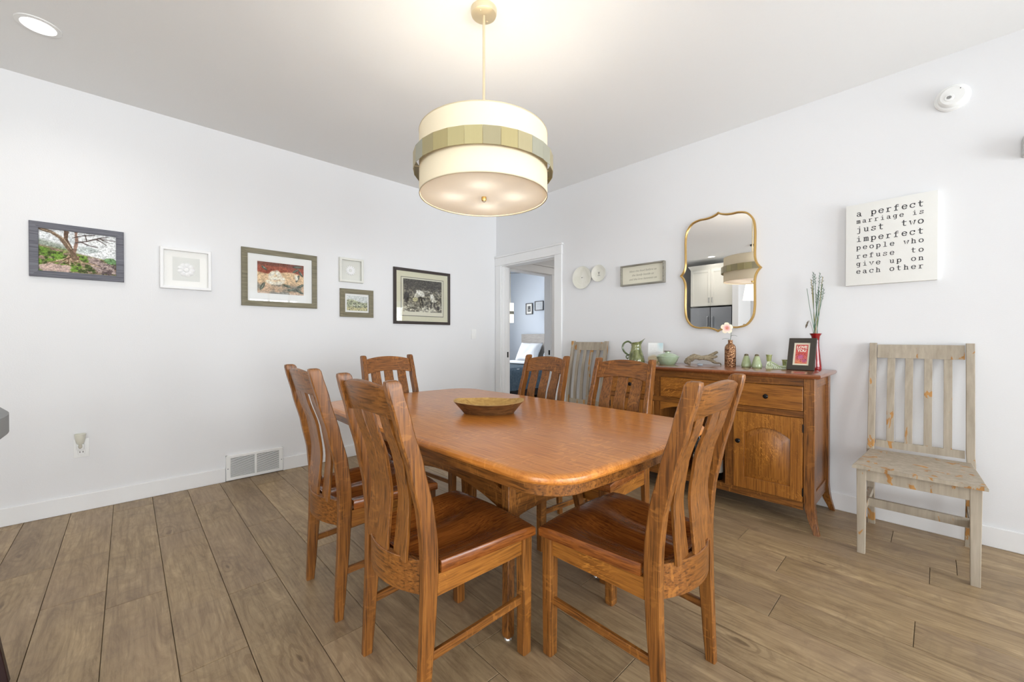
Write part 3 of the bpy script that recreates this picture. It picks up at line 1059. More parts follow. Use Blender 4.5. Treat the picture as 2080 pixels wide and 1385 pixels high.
def rect_loft(x0, x1, y0, y1, prof):
    return [[(x0 + i, y0 + i, z), (x1, y0 + i, z), (x1, y1 - i, z), (x0 + i, y1 - i, z)] for i, z in prof]


B().loft(rect_loft(-0.556, -0.016, SB0 - 0.032, SB1 + 0.032, [(0.020, SZ - 0.030), (0.006, SZ - 0.024), (0.0, SZ - 0.015), (0.0, SZ - 0.008), (0.003, SZ - 0.002), (0.008, SZ)])).obj('top', oak('sideboard_top_oak', 1, lin(100, 52, 28), lin(132, 74, 42), lin(150, 90, 52), rough=0.2, fleck=0.3, coat=0.6), r, True)
for yy, sy in ((SB0, -1), (SB1, 1)):
    for xx, sx in ((SXF, -1), (SXB, 1)):
        secs = []
        for z, w_, fl_ in ((0.0, 0.014, 0.030), (0.03, 0.016, 0.022), (0.07, 0.020, 0.012), (0.12, 0.024, 0.004), (0.17, 0.026, 0.0), (0.5, 0.027, 0.0), (SZ - 0.030, 0.027, 0.0)):
            cx = xx - sx * w_ + (sx * fl_ if sx < 0 else sx * fl_ * 0.2)
            cy = yy - sy * w_ + sy * fl_
            secs.append(rsec((cx, cy, z), (1, 0, 0), (0, 1, 0), w_, w_, 0.002))
        B().loft(secs).obj('post', 'oak_z', r, True)
yA, yB = SB0 + 0.054, SB1 - 0.054
sec_ = [(-3.318, -2.940), (-2.890, -2.440), (-2.390, -2.012)]
# face frame
B().box(SXF + 0.004, SXF + 0.024, yA, yB, 0.846, SZ - 0.030).obj('rail', 'oak_y', r, True)
B().box(SXF + 0.004, SXF + 0.024, yA, yB, 0.660, 0.697).obj('rail', 'oak_y', r, True)
B().box(SXF + 0.004, SXF + 0.024, yA, yB, 0.118, 0.164).obj('rail', 'oak_y', r, True)
for a, b in ((-2.940, -2.890), (-2.440, -2.390)):
    B().box(SXF + 0.004, SXF + 0.024, a, b, 0.164, 0.660).box(SXF + 0.004, SXF + 0.024, a, b, 0.697, 0.846).obj('stile', 'oak_z', r, True)
# carcass
B().box(SXF + 0.026, SXB - 0.002, yA, yB, 0.130, 0.150).obj('bottom_panel', 'oak_y', r, True)
B().box(SXB - 0.014, SXB - 0.002, yA, yB, 0.150, SZ - 0.030).obj('back_panel', 'oak_y', r, True)
for a in (-2.915, -2.415):
    B().box(SXF + 0.026, SXB - 0.016, a - 0.009, a + 0.009, 0.150, SZ - 0.030).obj('divider', 'oak_z', r, True)
B().box(SXF + 0.026, SXB - 0.016, -2.905, -2.425, 0.668, 0.686).obj('shelf', 'oak_y', r, True)
# framed ends
for yy, sy in ((SB0, -1), (SB1, 1)):
    y0, y1 = sorted((yy - sy * 0.012, yy - sy * 0.030))
    x0, x1 = SXF + 0.054, SXB - 0.054
    B().box(x0, x1, y0, y1, 0.13, 0.205, 0.002).obj('end_rail', 'oak_x', r, True)
    B().box(x0, x1, y0, y1, 0.83, SZ - 0.030, 0.002).obj('end_rail', 'oak_x', r, True)
    y0, y1 = sorted((yy - sy * 0.020, yy - sy * 0.030))
    B().box(x0, x1, y0, y1, 0.205, 0.83).obj('end_panel', 'oak_z', r, True)


def knob(parent, x, y, z):
    B().lathe([(0.0, -0.031), (0.009, -0.030), (0.014, -0.025), (0.0145, -0.020), (0.010, -0.014), (0.006, -0.010), (0.006, -0.002), (0.009, 0.0), (0.0, 0.0)], 18, (x, y, z), 'x').obj('knob', 'black', parent, True)


def knob_on(o, par, x, y, z):
    # knob as sub-part of o (o sits at its parent's origin)
    kb = B().lathe([(0.0, -0.031), (0.009, -0.030), (0.014, -0.025), (0.0145, -0.020), (0.010, -0.014), (0.006, -0.010), (0.006, -0.002), (0.009, 0.0), (0.0, 0.0)], 18, (x - par.location.x, y - par.location.y, z), 'x')
    kb.obj('knob', 'black', o)


for i, (a, b) in enumerate(sec_):
    g = 0.0025
    o = B().box(SXF - 0.004, SXF + 0.016, a + g, b - g, 0.697 + g, 0.846 - g, 0.002).obj('drawer', 'oakg_y', r, True)
    knob_on(o, r, SXF - 0.004, (a + b) / 2, 0.771)
for i, (a, b) in enumerate((sec_[0], sec_[2])):
    g = 0.0025
    z0, z1 = 0.164 + g, 0.660 - g
    a, b = a + g, b - g
    st, rb, rt_side, rise = 0.062, 0.075, 0.135, 0.052
    d = B()
    d.box(SXF - 0.004, SXF + 0.016, a, a + st, z0, z1, 0.0015).box(SXF - 0.004, SXF + 0.016, b - st, b, z0, z1, 0.0015)
    d.box(SXF - 0.004, SXF + 0.016, a + st, b - st, z0, z0 + rb, 0.0015)
    n = 16
    arch = [(a + st + (b - a - 2 * st) * k / n, z1 - rt_side + rise * (1 - (2 * k / n - 1) ** 2)) for k in range(n + 1)]
    d.prism([(b - st, z1), (a + st, z1)] + arch, SXF - 0.004, SXF + 0.016, 0)
    o = d.obj('door', 'oakg_z', r, True)
    pan = [(b - st, z0 + rb), (a + st, z0 + rb)] + arch
    o2 = B()
    o2.prism(pan, SXF + 0.015, SXF + 0.009, 0)
    px = sum(p[0] for p in pan) / len(pan)
    ins = 0.030
    inner = []
    for (yy, zz) in pan:
        cy = (a + b) / 2
        inner.append((cy + (yy - cy) * (1 - ins / ((b - a) / 2 - st)), max(z0 + rb + ins, zz - ins)))
    o2.loft([[(SXF + 0.0095, p[0], p[1]) for p in pan], [(SXF + 0.0085, p[0], p[1]) for p in pan], [(SXF - 0.0015, p[0], p[1]) for p in inner], [(SXF - 0.0030, (a + b) / 2 + (p[0] - (a + b) / 2) * 0.975, p[1] - 0.0025 if p[1] > 0.3 else p[1] + 0.0025) for p in inner]])
    ob = o2.obj('door_panel', 'oakg_z', r, True)
    ob.parent = o
    hy = b - st / 2 if i == 0 else a + st / 2
    knob_on(o, r, SXF - 0.004, hy, 0.470)
    ey = a - 0.002 if i == 0 else b + 0.002
    for hz in (0.225, 0.600):
        h = B().lathe([(0.0035, -0.024), (0.0035, 0.024)], 10, (SXF - 0.006 - r.location.x, ey - r.location.y, hz)).obj('hinge', 'black', o)
# arched valance of the open middle bay
a, b = sec_[1]
n = 18
arch = [(a + (b - a) * k / n, 0.600 + 0.045 * (1 - (2 * k / n - 1) ** 2)) for k in range(n + 1)]
B().prism([(b, 0.660), (a, 0.660)] + arch, SXF + 0.004, SXF + 0.020, 0).obj('valance', 'oakg_y', r, True)
# bottles standing in the open bay
MT['bottle'] = plain('dark_bottle_glass', lin(16, 24, 24), 0.08, 0.0, 0.6, noise=0.1, coat=0.6)
MT['paper'] = plain('paper_label', lin(232, 228, 216), 0.7, noise=0.03)
for i, (yy, xx, h) in enumerate(((-2.53, -0.40, 0.30), (-2.665, -0.38, 0.31), (-2.80, -0.41, 0.30))):
    bt = thing('wine_bottle', ['dark bottle in the open bay, nearest the left door', 'dark bottle in the middle of the open sideboard bay', 'dark bottle in the open bay, nearest the right door'][i], 'bottle', (xx, yy, 0.150), 0, 'bottles in the sideboard bay')
    B().lathe([(0.0, 0.0), (0.036, 0.0), (0.038, 0.004), (0.038, 0.19), (0.034, 0.21), (0.016, 0.235), (0.0145, h - 0.02), (0.016, h - 0.018), (0.016, h), (0.0, h)], 20).obj('bottle_glass', 'bottle', bt)
    B().lathe([(0.0384, 0.05), (0.0384, 0.135)], 20, cap=False).obj('bottle_label', 'paper', bt)

# ================================================================== DISTRESSED TAUPE CHAIRS
TP = [(0.0, -0.255, 0.016), (0.15, -0.238, 0.017), (0.35, -0.222, 0.0185), (0.46, -0.218, 0.0195), (0.60, -0.226, 0.0185), (0.80, -0.256, 0.0175), (1.10, -0.312, 0.0165)]


def make_taupe():
    t = thing('painted_chair', 'chair', 'chair', (0, 0, 0), 0, 'distressed taupe side chairs')
    for sx in (-1, 1):
        secs = []
        for k in range(25):
            z = 1.10 * k / 24
            y, d = interp(TP, z)
            xo = 0.198 + (0.004 if z > 0.46 else 0.004 * z / 0.46)
            secs.append(rsec((sx * (xo - (0.003 if z > 0.5 else 0)), y, z), (1, 0, 0), (0, 1, 0), 0.0165, d, 0.002))
        B().loft(secs).obj('back_leg', 'taupe', t)
        secs = [rsec((sx * 0.198, 0.243, z), (1, 0, 0), (0, 1, 0), h, h, 0.002) for z, h in ((0, 0.016), (0.2, 0.0175), (0.448, 0.0195))]
        B().loft(secs).obj('front_leg', 'taupe', t)
        B().box(sx * 0.198 - 0.010, sx * 0.198 + 0.010, -0.205, 0.226, 0.385, 0.447).obj('side_apron', 'taupe', t)
        B().box(sx * 0.198 - 0.010, sx * 0.198 + 0.010, -0.226, 0.228, 0.195, 0.228).obj('side_stretcher', 'taupe', t)
    B().box(-0.180, 0.180, 0.240, 0.260, 0.388, 0.447).obj('front_apron', 'taupe', t)
    B().box(-0.188, 0.188, 0.010, 0.032, 0.188, 0.232).obj('cross_stretcher', 'taupe', t)
    # seat of planks, wider towards the front
    ys = [-0.200, -0.04, 0.125, 0.285]
    def hw(y):
        return 0.205 + (0.234 - 0.205) * (y + 0.2) / 0.485
    for a, b in zip(ys, ys[1:]):
        e = 0.0006
        B().loft([[(-hw(y) , y, 0.4475), (hw(y), y, 0.4475), (hw(y), y, 0.460), (hw(y) - 0.004, y, 0.465), (-hw(y) + 0.004, y, 0.465), (-hw(y), y, 0.460)] for y in (a + e, b - e)]).obj('seat_board', 'taupe', t)
    # crest rail, lower rail, five slats
    def by(z):
        return interp(TP, z)[0]
    def rail(z0, z1, nm):
        B().loft([[(x, by(z0) - 0.009, z0), (x, by(z0) + 0.009, z0), (x, by(z1) + 0.009, z1), (x, by(z1) - 0.009, z1)] for x in (-0.179, 0.179)]).obj(nm, 'taupe', t)
    rail(1.010, 1.090, 'crest_rail')
    rail(0.480, 0.520, 'lower_rail')
    for x in (-0.116, -0.039, 0.039, 0.116):
        secs = []
        for k in range(9):
            z = 0.520 + (1.010 - 0.520) * k / 8
            secs.append(rsec((x, by(z) + 0.012 * math.sin(PI * k / 8) * 0.6, z), (1, 0, 0), (0, 1, 0), 0.0165, 0.0065, 0.001))
        B().loft(secs).obj('slat', 'taupe', t)
    return t


tc = make_taupe()
tc.location = (-0.345, -3.783, 0); tc.rotation_euler = (0, 0, PI / 2)
tc['label'] = 'distressed taupe painted chair standing right of the sideboard'
dup(tc, (-0.345, -1.455, 0), PI / 2, 'distressed taupe painted chair between doorway and sideboard, half hidden')

# ================================================================== PRINTS (flat artwork as painted vertex colours)


def s2l(a):
    return np.where(a > 0.04045, ((a + 0.055) / 1.055) ** 2.4, a / 12.92)


def vnoise(X, Y, f, seed):
    g = np.random.default_rng(seed).random((64, 64))
    x, y = X * f, Y * f
    xi, yi = np.floor(x).astype(int), np.floor(y).astype(int)
    tx, ty = x - xi, y - yi
    tx, ty = tx * tx * (3 - 2 * tx), ty * ty * (3 - 2 * ty)
    G = lambda a, b: g[a % 64, b % 64]
    return (G(xi, yi) * (1 - tx) + G(xi + 1, yi) * tx) * (1 - ty) + (G(xi, yi + 1) * (1 - tx) + G(xi + 1, yi + 1) * tx) * ty


def fbm(X, Y, f, seed):
    return sum(vnoise(X, Y, f * 2 ** k, seed + k) * 0.5 ** k for k in range(4)) / 1.875


class Paint:
    def __init__(s, w, h, nx, asp=None):
        s.w, s.h = w, h
        s.nx, s.ny = nx, max(8, int(nx * h / w))
        s.X, s.Y = np.meshgrid(np.linspace(0, 1, s.nx + 1), np.linspace(0, 1, s.ny + 1))
        s.k = h / w
        s.c = np.ones((s.ny + 1, s.nx + 1, 3))

    def fill(s, mask, col):
        m = np.clip(mask, 0, 1)[..., None]
        s.c = s.c * (1 - m) + np.array(col) / 255.0 * m

    def stroke(s, pts, r0, r1, col, jit=0.0, soft=0.008):
        pts = np.array(pts, float)
        d = np.full(s.X.shape, 9.0)
        n = len(pts) - 1
        for i in range(n):
            a, b = pts[i] * [1, s.k], pts[i + 1] * [1, s.k]
            px, py = s.X - a[0], s.Y * s.k - a[1]
            ab = b - a
            t = np.clip((px * ab[0] + py * ab[1]) / max(1e-9, ab @ ab), 0, 1)
            dist = np.hypot(px - t * ab[0], py - t * ab[1])
            rad = r0 + (r1 - r0) * (i + t) / n
            d = np.minimum(d, dist - rad)
        if jit:
            d = d + (fbm(s.X, s.Y, 14, 3) - 0.5) * jit
        s.fill(np.clip(0.5 - d / soft, 0, 1), col)

    def blob(s, x, y, rx, ry, col, rot=0.0, soft=0.15, jit=0.0):
        u, v = s.X - x, (s.Y - y) * s.k
        cr, sr = math.cos(rot), math.sin(rot)
        a, b = (u * cr + v * sr) / rx, (-u * sr + v * cr) / ry
        d = np.hypot(a, b) + jit * (fbm(s.X, s.Y, 12, 5) - 0.5)
        s.fill((1 - d) / soft + 0.5, col)

    def grain(s, amt=0.35, f=40):
        g = fbm(s.X, s.Y * s.k, f, 77) + fbm(s.X, s.Y * s.k, f * 2.3, 78) - 1.0
        s.c = np.clip(s.c * (1 + amt * g[..., None]) + 0.25 * amt * g[..., None], 0, 1)

    def obj(s, parent, place):
        """place(u, v) -> local position"""
        me = bpy.data.meshes.new('print')
        vs = [place(float(x), float(y)) for x, y in zip(s.X.ravel(), s.Y.ravel())]
        n = s.nx + 1
        fs = [(j * n + i, j * n + i + 1, (j + 1) * n + i + 1, (j + 1) * n + i) for j in range(s.ny) for i in range(s.nx)]
        me.from_pydata(vs, [], fs)
        at = me.color_attributes.new('print', 'FLOAT_COLOR', 'POINT')
        col = np.ones((len(vs), 4), np.float32)
        col[:, :3] = s2l(np.clip(s.c.reshape(-1, 3), 0, 1))
        at.data.foreach_set('color', col.ravel())
        me.materials.append(MT['print'])
        o = bpy.data.objects.new('print', me)
        C.objects.link(o)
        o.parent = parent
        return o


def frame_y(name, label, x0, x1, z0, z1, bw, dep, mat, rollz=0.0, cat='picture'):
    """picture frame on the y = 0 wall; returns thing (local x right, z up, y = 0 at wall)"""
    r = thing(name, label, cat, ((x0 + x1) / 2, 0, (z0 + z1) / 2))
    hx, hz = (x1 - x0) / 2, (z1 - z0) / 2
    # mitred profile swept round four corners
    prof = [(0.0, -0.001), (0.0, -dep + 0.003), (0.003, -dep), (bw - 0.003, -dep), (bw, -dep + 0.002), (bw, -dep * 0.45), (0.006, -0.001)]
    for k, (ax, az) in enumerate(((-1, -1), (1, -1), (1, 1), (-1, 1))):
        bx, bz = [(1, -1), (1, 1), (-1, 1), (-1, -1)][k]
        secs = []
        for sx, sz in ((ax, az), (bx, bz)):
            secs.append([(sx * (hx - i), y, sz * (hz - i)) for i, y in prof])
        B().loft(secs).obj('frame_side', mat, r)
    return r, hx, hz


def rectp(x0, x1, z0, z1, y):
    return lambda u, v: (x0 + (x1 - x0) * u, y, z0 + (z1 - z0) * v)


# --- tree photograph in grey frame
r, hx, hz = frame_y('framed_photo', 'grey-framed colour photo of a gnarled tree on a mossy bank', -3.826, -3.406, 1.512, 1.853, 0.0385, 0.022, 'greyframe')
B().box(-hx + 0.01, hx - 0.01, -0.006, -0.001, -hz + 0.01, hz - 0.01).obj('backing', 'mat', r)
P = Paint(0.343, 0.264, 240)
X, Y = P.X, P.Y
P.fill(X * 0 + 1, (226, 228, 228))
P.fill((fbm(X, Y, 5, 2) - 0.45) * 3, (205, 210, 212))
P.fill(np.clip((0.78 - 0.35 * X - Y) / 0.06, 0, 1) * np.clip((0.55 - X) * 5, 0, 1), (150, 158, 146))
P.fill(np.clip((0.62 - 0.12 * X - Y) / 0.05, 0, 1) * np.clip((0.5 - X) * 6, 0, 1), (128, 158, 84))
P.fill(np.clip((0.50 - 0.28 * (X - 0.5) - Y) / 0.04, 0, 1), (150, 128, 112))
P.blob(0.60, 0.58, 0.14, 0.06, (188, 196, 194), jit=0.8)
n1 = fbm(X, Y, 9, 21)
P.fill(np.clip((0.48 - 0.25 * (X - 0.5) - Y) / 0.04, 0, 1) * np.clip((n1 - 0.44) * 9, 0, 1), (112, 146, 58))
P.fill(np.clip((0.46 - 0.25 * (X - 0.5) - Y) / 0.04, 0, 1) * np.clip((fbm(X, Y, 22, 31) - 0.52) * 9, 0, 1), (72, 84, 44))
P.blob(0.18, 0.10, 0.24, 0.07, (190, 166, 156), jit=0.9)
P.blob(0.80, 0.22, 0.22, 0.10, (168, 150, 144), jit=0.9, rot=-0.5)
P.fill(np.clip((0.40 - Y) / 0.05, 0, 1) * np.clip((X - 0.62) * 5, 0, 1) * np.clip((fbm(X, Y, 26, 41) - 0.52) * 9, 0, 1), (98, 84, 84))
P.blob(0.92, 0.36, 0.10, 0.05, (112, 148, 100), jit=1.0)
for i in range(15):
    q = rng.random(4)
    sx_ = 0.36 + 0.14 * q[0]
    P.stroke([(sx_, 0.42 - 0.1 * q[1]), (sx_ - 0.16 + 0.35 * q[2] - 0.12 * (i % 2), 0.30 - 0.1 * q[1]), (sx_ - 0.34 + 0.75 * q[2], 0.16 + 0.18 * q[3])], 0.012, 0.003, [(198, 176, 146), (170, 146, 118), (112, 88, 70)][i % 3], 0.012)
P.stroke([(0.0, 0.99), (0.16, 0.93), (0.27, 0.82), (0.34, 0.66), (0.42, 0.50), (0.44, 0.36)], 0.022, 0.040, (118, 98, 80), 0.02)
P.stroke([(0.34, 0.98), (0.33, 0.80), (0.40, 0.58)], 0.030, 0.02, (98, 78, 64), 0.02)
P.stroke([(0.46, 0.99), (0.47, 0.75), (0.44, 0.50)], 0.018, 0.022, (140, 112, 98), 0.02)
P.stroke([(0.03, 0.975), (0.2, 0.92), (0.31, 0.80), (0.40, 0.58)], 0.004, 0.008, (184, 164, 140), 0.01)
for pts in ([(0.46, 0.74), (0.6, 0.80), (0.75, 0.90), (0.98, 0.88)], [(0.52, 0.77), (0.64, 0.70), (0.75, 0.68)], [(0.6, 0.8), (0.58, 0.95)], [(0.72, 0.88), (0.80, 0.82), (0.86, 0.76)], [(0.42, 0.85), (0.55, 0.93), (0.7, 0.97)], [(0.65, 0.84), (0.8, 0.93), (0.9, 0.97)], [(0.8, 0.88), (0.9, 0.82)]):
    P.stroke(pts, 0.009, 0.004, (82, 70, 66), 0.012)
P.grain(0.4, 38)
P.obj(r, rectp(-hx + 0.0365, hx - 0.0365, -hz + 0.0365, hz - 0.0365, -0.0075))

# --- white frame with white paper relief
r, hx, hz = frame_y('framed_relief', 'white-framed white relief flower on a pale grey square', -3.221, -2.924, 1.490, 1.789, 0.020, 0.036, 'white_matte')
B().box(-hx + 0.015, hx - 0.015, -0.008, -0.001, -hz + 0.015, hz - 0.015).obj('mat_board', 'mat', r)
B().box(-0.078, 0.080, -0.0095, -0.008, -0.086, 0.086).obj('panel', plain('pale_grey_card', lin(222, 223, 219), 0.8, noise=0.02), r)
for k in range(9):
    a = 2 * PI * k / 9
    B().lathe([(0.0, -0.0185), (0.012, -0.0165), (0.018, -0.0110), (0.019, -0.0095)], 12, (0.034 * math.cos(a), 0, -0.004 + 0.034 * math.sin(a)), 'y').obj('petal', 'white_matte', r)
B().lathe([(0.0, -0.022), (0.014, -0.019), (0.018, -0.0095)], 16, (0, 0, -0.004), 'y').obj('flower_centre', 'white_matte', r)

# --- large magnolia print
r, hx, hz = frame_y('framed_print', 'large olive-framed floral print behind glass with white mat', -2.728, -2.156, 1.394, 1.864, 0.042, 0.022, 'oliveframe')
B().box(-hx + 0.02, hx - 0.02, -0.0085, -0.001, -hz + 0.02, hz - 0.02).obj('mat_board', 'mat', r)
P = Paint(0.354, 0.259, 150)
X, Y = P.X, P.Y
P.fill(X * 0 + 1, (226, 196, 158))
P.fill((Y - 0.66 + 0.05 * np.sin(X * 7)) / 0.04, (166, 92, 72))
P.fill(np.clip((Y - 0.86) / 0.05, 0, 1), (128, 78, 66))
P.fill((0.34 - Y) / 0.06, (206, 178, 150))
P.fill(np.clip((fbm(X, Y, 5, 8) - 0.52) * 6, 0, 1) * np.clip((0.42 - Y) * 8, 0, 1), (140, 136, 124))
for (x, y, a, b, ro) in ((0.86, 0.55, 0.09, 0.030, 1.2), (0.93, 0.72, 0.08, 0.028, 2.2), (0.82, 0.80, 0.08, 0.026, 0.6), (0.92, 0.30, 0.09, 0.03, 0.5), (0.10, 0.22, 0.10, 0.035, 1.1), (0.72, 0.16, 0.10, 0.03, 0.2), (0.14, 0.80, 0.08, 0.025, -0.7), (0.62, 0.28, 0.09, 0.03, -0.3), (0.9, 0.12, 0.1, 0.03, 2.6), (0.86, 0.93, 0.1, 0.03, 0.1)):
    P.blob(x, y, a, b, (92, 100, 88), ro, 0.25, 0.3)
    P.blob(x + 0.01, y + 0.01, a * 0.7, b * 0.35, (140, 146, 132), ro, 0.4, 0.3)
for (x, y, a, b, ro) in ((0.30, 0.62, 0.10, 0.055, 0.9), (0.44, 0.64, 0.10, 0.055, 2.2), (0.36, 0.50, 0.13, 0.05, 0.1), (0.50, 0.52, 0.10, 0.045, -0.4), (0.28, 0.36, 0.11, 0.05, -0.2), (0.45, 0.36, 0.13, 0.045, 0.25), (0.83, 0.58, 0.035, 0.07, 0.2)):
    P.blob(x, y, a, b, (238, 226, 204), ro, 0.35, 0.25)
    P.blob(x, y - 0.02, a * 0.6, b * 0.5, (246, 238, 222), ro, 0.6, 0.2)
P.grain(0.35, 30)
P.obj(r, rectp(-0.175, 0.177, -0.126, 0.135, -0.0095))
B().box(-hx + 0.028, hx - 0.028, -0.0125, -0.0110, -hz + 0.028, hz - 0.028).obj('glass', 'glass', r)

# --- small white shadow box with paper flower
r, hx, hz = frame_y('shadow_box', 'small white shadow box with a white paper flower', -1.961, -1.735, 1.659, 1.885, 0.020, 0.036, plain('off_white_wood', lin(226, 226, 218), 0.5, noise=0.03))
B().box(-hx + 0.015, hx - 0.015, -0.006, -0.001, -hz + 0.015, hz - 0.015).obj('backing', plain('pale_linen', lin(219, 219, 212), 0.85, noise=0.03), r)
for k in range(14):
    a = 2 * PI * k / 14
    u = Vector((math.cos(a), 0, math.sin(a))); v = Vector((-math.sin(a), 0, math.cos(a)))
    secs = []
    for q, w_, lift in ((0.014, 0.003, -0.009), (0.028, 0.0065, -0.012), (0.040, 0.0055, -0.014), (0.048, 0.001, -0.013)):
        c = u * q + Vector((-0.004, lift, 0.0))
        secs.append([c - v * w_, c + Vector((0, -0.0015, 0)), c + v * w_, c + Vector((0, 0.001, 0))])
    B().loft(secs).obj('petal', 'white_matte', r)
B().lathe([(0.0, -0.013), (0.012, -0.011), (0.016, -0.006)], 16, (-0.004, 0, 0), 'y').obj('flower_centre', plain('pale_grey_paper', lin(224, 224, 220), 0.8, noise=0.05), r)

# --- small landscape
r, hx, hz = frame_y('framed_landscape', 'small olive-framed pale landscape sketch below the shadow box', -1.952, -1.630, 1.331, 1.597, 0.045, 0.022, 'oliveframe')
B().box(-hx + 0.02, hx - 0.02, -0.0085, -0.001, -hz + 0.02, hz - 0.02).obj('mat_board', 'mat', r)
P = Paint(0.200, 0.140, 110)
X, Y = P.X, P.Y
P.fill(X * 0 + 1, (214, 218, 214))
P.fill((0.66 - Y + 0.10 * np.sin(X * 5 + 0.6)) / 0.03, (188, 192, 158))
P.fill(np.clip((fbm(X, Y, 14, 61) - 0.5) * 8, 0, 1) * np.clip((0.66 - Y + 0.1 * np.sin(X * 5 + 0.6)) / 0.03, 0, 1), (132, 134, 110))
P.fill((0.24 - Y + 0.03 * np.sin(X * 9)) / 0.03, (206, 198, 150))
P.fill(np.clip((fbm(X, Y, 30, 71) - 0.56) * 8, 0, 1) * np.clip((0.6 - Y) / 0.1, 0, 1), (96, 100, 84))
for x in (0.30, 0.36, 0.62):
    P.blob(x, 0.36, 0.03, 0.03, (230, 228, 214), 0, 0.2)
P.stroke([(0, 0.22), (0.4, 0.26), (1, 0.23)], 0.004, 0.004, (112, 108, 92))
P.grain(0.5, 40)
P.obj(r, rectp(-0.097, 0.103, -0.070, 0.070, -0.0095))
B().box(-hx + 0.03, hx - 0.03, -0.0125, -0.0110, -hz + 0.03, hz - 0.03).obj('glass', 'glass', r)

# --- engraving in dark frame
r, hx, hz = frame_y('framed_engraving', 'dark-framed black and white engraving of people at work, cream mat', -1.413, -0.716, 1.279, 1.864, 0.030, 0.022, 'espresso')
B().box(-hx + 0.015, hx - 0.015, -0.0085, -0.001, -hz + 0.015, hz - 0.015).obj('mat_board', 'cream', r)
B().box(-0.265, 0.262, -0.0095, -0.0085, -0.208, 0.205).obj('inner_line', plain('grey_mat_line', lin(120, 116, 104), 0.8, noise=0.03), r)
B().box(-0.258, 0.255, -0.0103, -0.0095, -0.201, 0.198).obj('paper', plain('aged_paper', lin(232, 228, 208), 0.85, noise=0.02), r)
P = Paint(0.475, 0.345, 220)
X, Y = P.X, P.Y
hat = fbm(X, Y, 26, 81)
P.fill(X * 0 + 1, (150, 144, 126))
P.fill(np.clip((hat - 0.42) * 5, 0, 1), (86, 82, 74))
P.fill(np.clip((Y - 0.62) * 6, 0, 1) * 0.75, (70, 66, 60))
P.fill(np.clip((0.30 - Y) * 6, 0, 1) * np.clip((fbm(X, Y, 16, 91) - 0.42) * 6, 0, 1), (206, 202, 184))
for k in range(10):
    P.stroke([(0.08, 0.70 + 0.03 * k), (0.95, 0.68 + 0.032 * k)], 0.0022, 0.0022, (58, 54, 50))
P.blob(0.42, 0.58, 0.12, 0.07, (226, 222, 208), -0.3, 0.3, 0.3)
P.blob(0.33, 0.50, 0.06, 0.06, (204, 200, 184), 0.4, 0.3, 0.3)
P.blob(0.30, 0.62, 0.030, 0.032, (90, 84, 76), 0, 0.3)
P.blob(0.30, 0.38, 0.07, 0.05, (196, 190, 150), 0.2, 0.3, 0.2)
P.blob(0.74, 0.46, 0.055, 0.10, (222, 218, 204), 0.25, 0.3, 0.3)
P.blob(0.70, 0.62, 0.030, 0.034, (84, 78, 70), 0, 0.3)
P.blob(0.80, 0.36, 0.06, 0.035, (214, 210, 194), 0.2, 0.3, 0.2)
P.stroke([(0.44, 0.46), (0.48, 0.30), (0.50, 0.16)], 0.022, 0.012, (64, 60, 54), 0.01)
P.stroke([(0.40, 0.44), (0.40, 0.28)], 0.018, 0.010, (70, 66, 60), 0.01)
P.stroke([(0.72, 0.30), (0.70, 0.14)], 0.020, 0.012, (58, 54, 50), 0.01)
P.stroke([(0.80, 0.30), (0.80, 0.18), (0.84, 0.12)], 0.018, 0.012, (66, 60, 54), 0.01)
P.stroke([(0.45, 0.44), (0.66, 0.42)], 0.014, 0.012, (74, 70, 62), 0.01)
P.stroke([(0.5, 0.66), (0.72, 0.64)], 0.008, 0.006, (214, 210, 196), 0.01)
P.blob(0.90, 0.14, 0.045, 0.045, (60, 56, 52), 0, 0.3, 0.4)
P.blob(0.08, 0.46, 0.06, 0.12, (62, 58, 54), 0, 0.4, 0.6)
P.grain(0.6, 44)
P.obj(r, rectp(-0.238, 0.237, -0.160, 0.185, -0.0110))
B().box(-hx + 0.02, hx - 0.02, -0.0140, -0.0125, -hz + 0.02, hz - 0.02).obj('glass', 'glass', r)

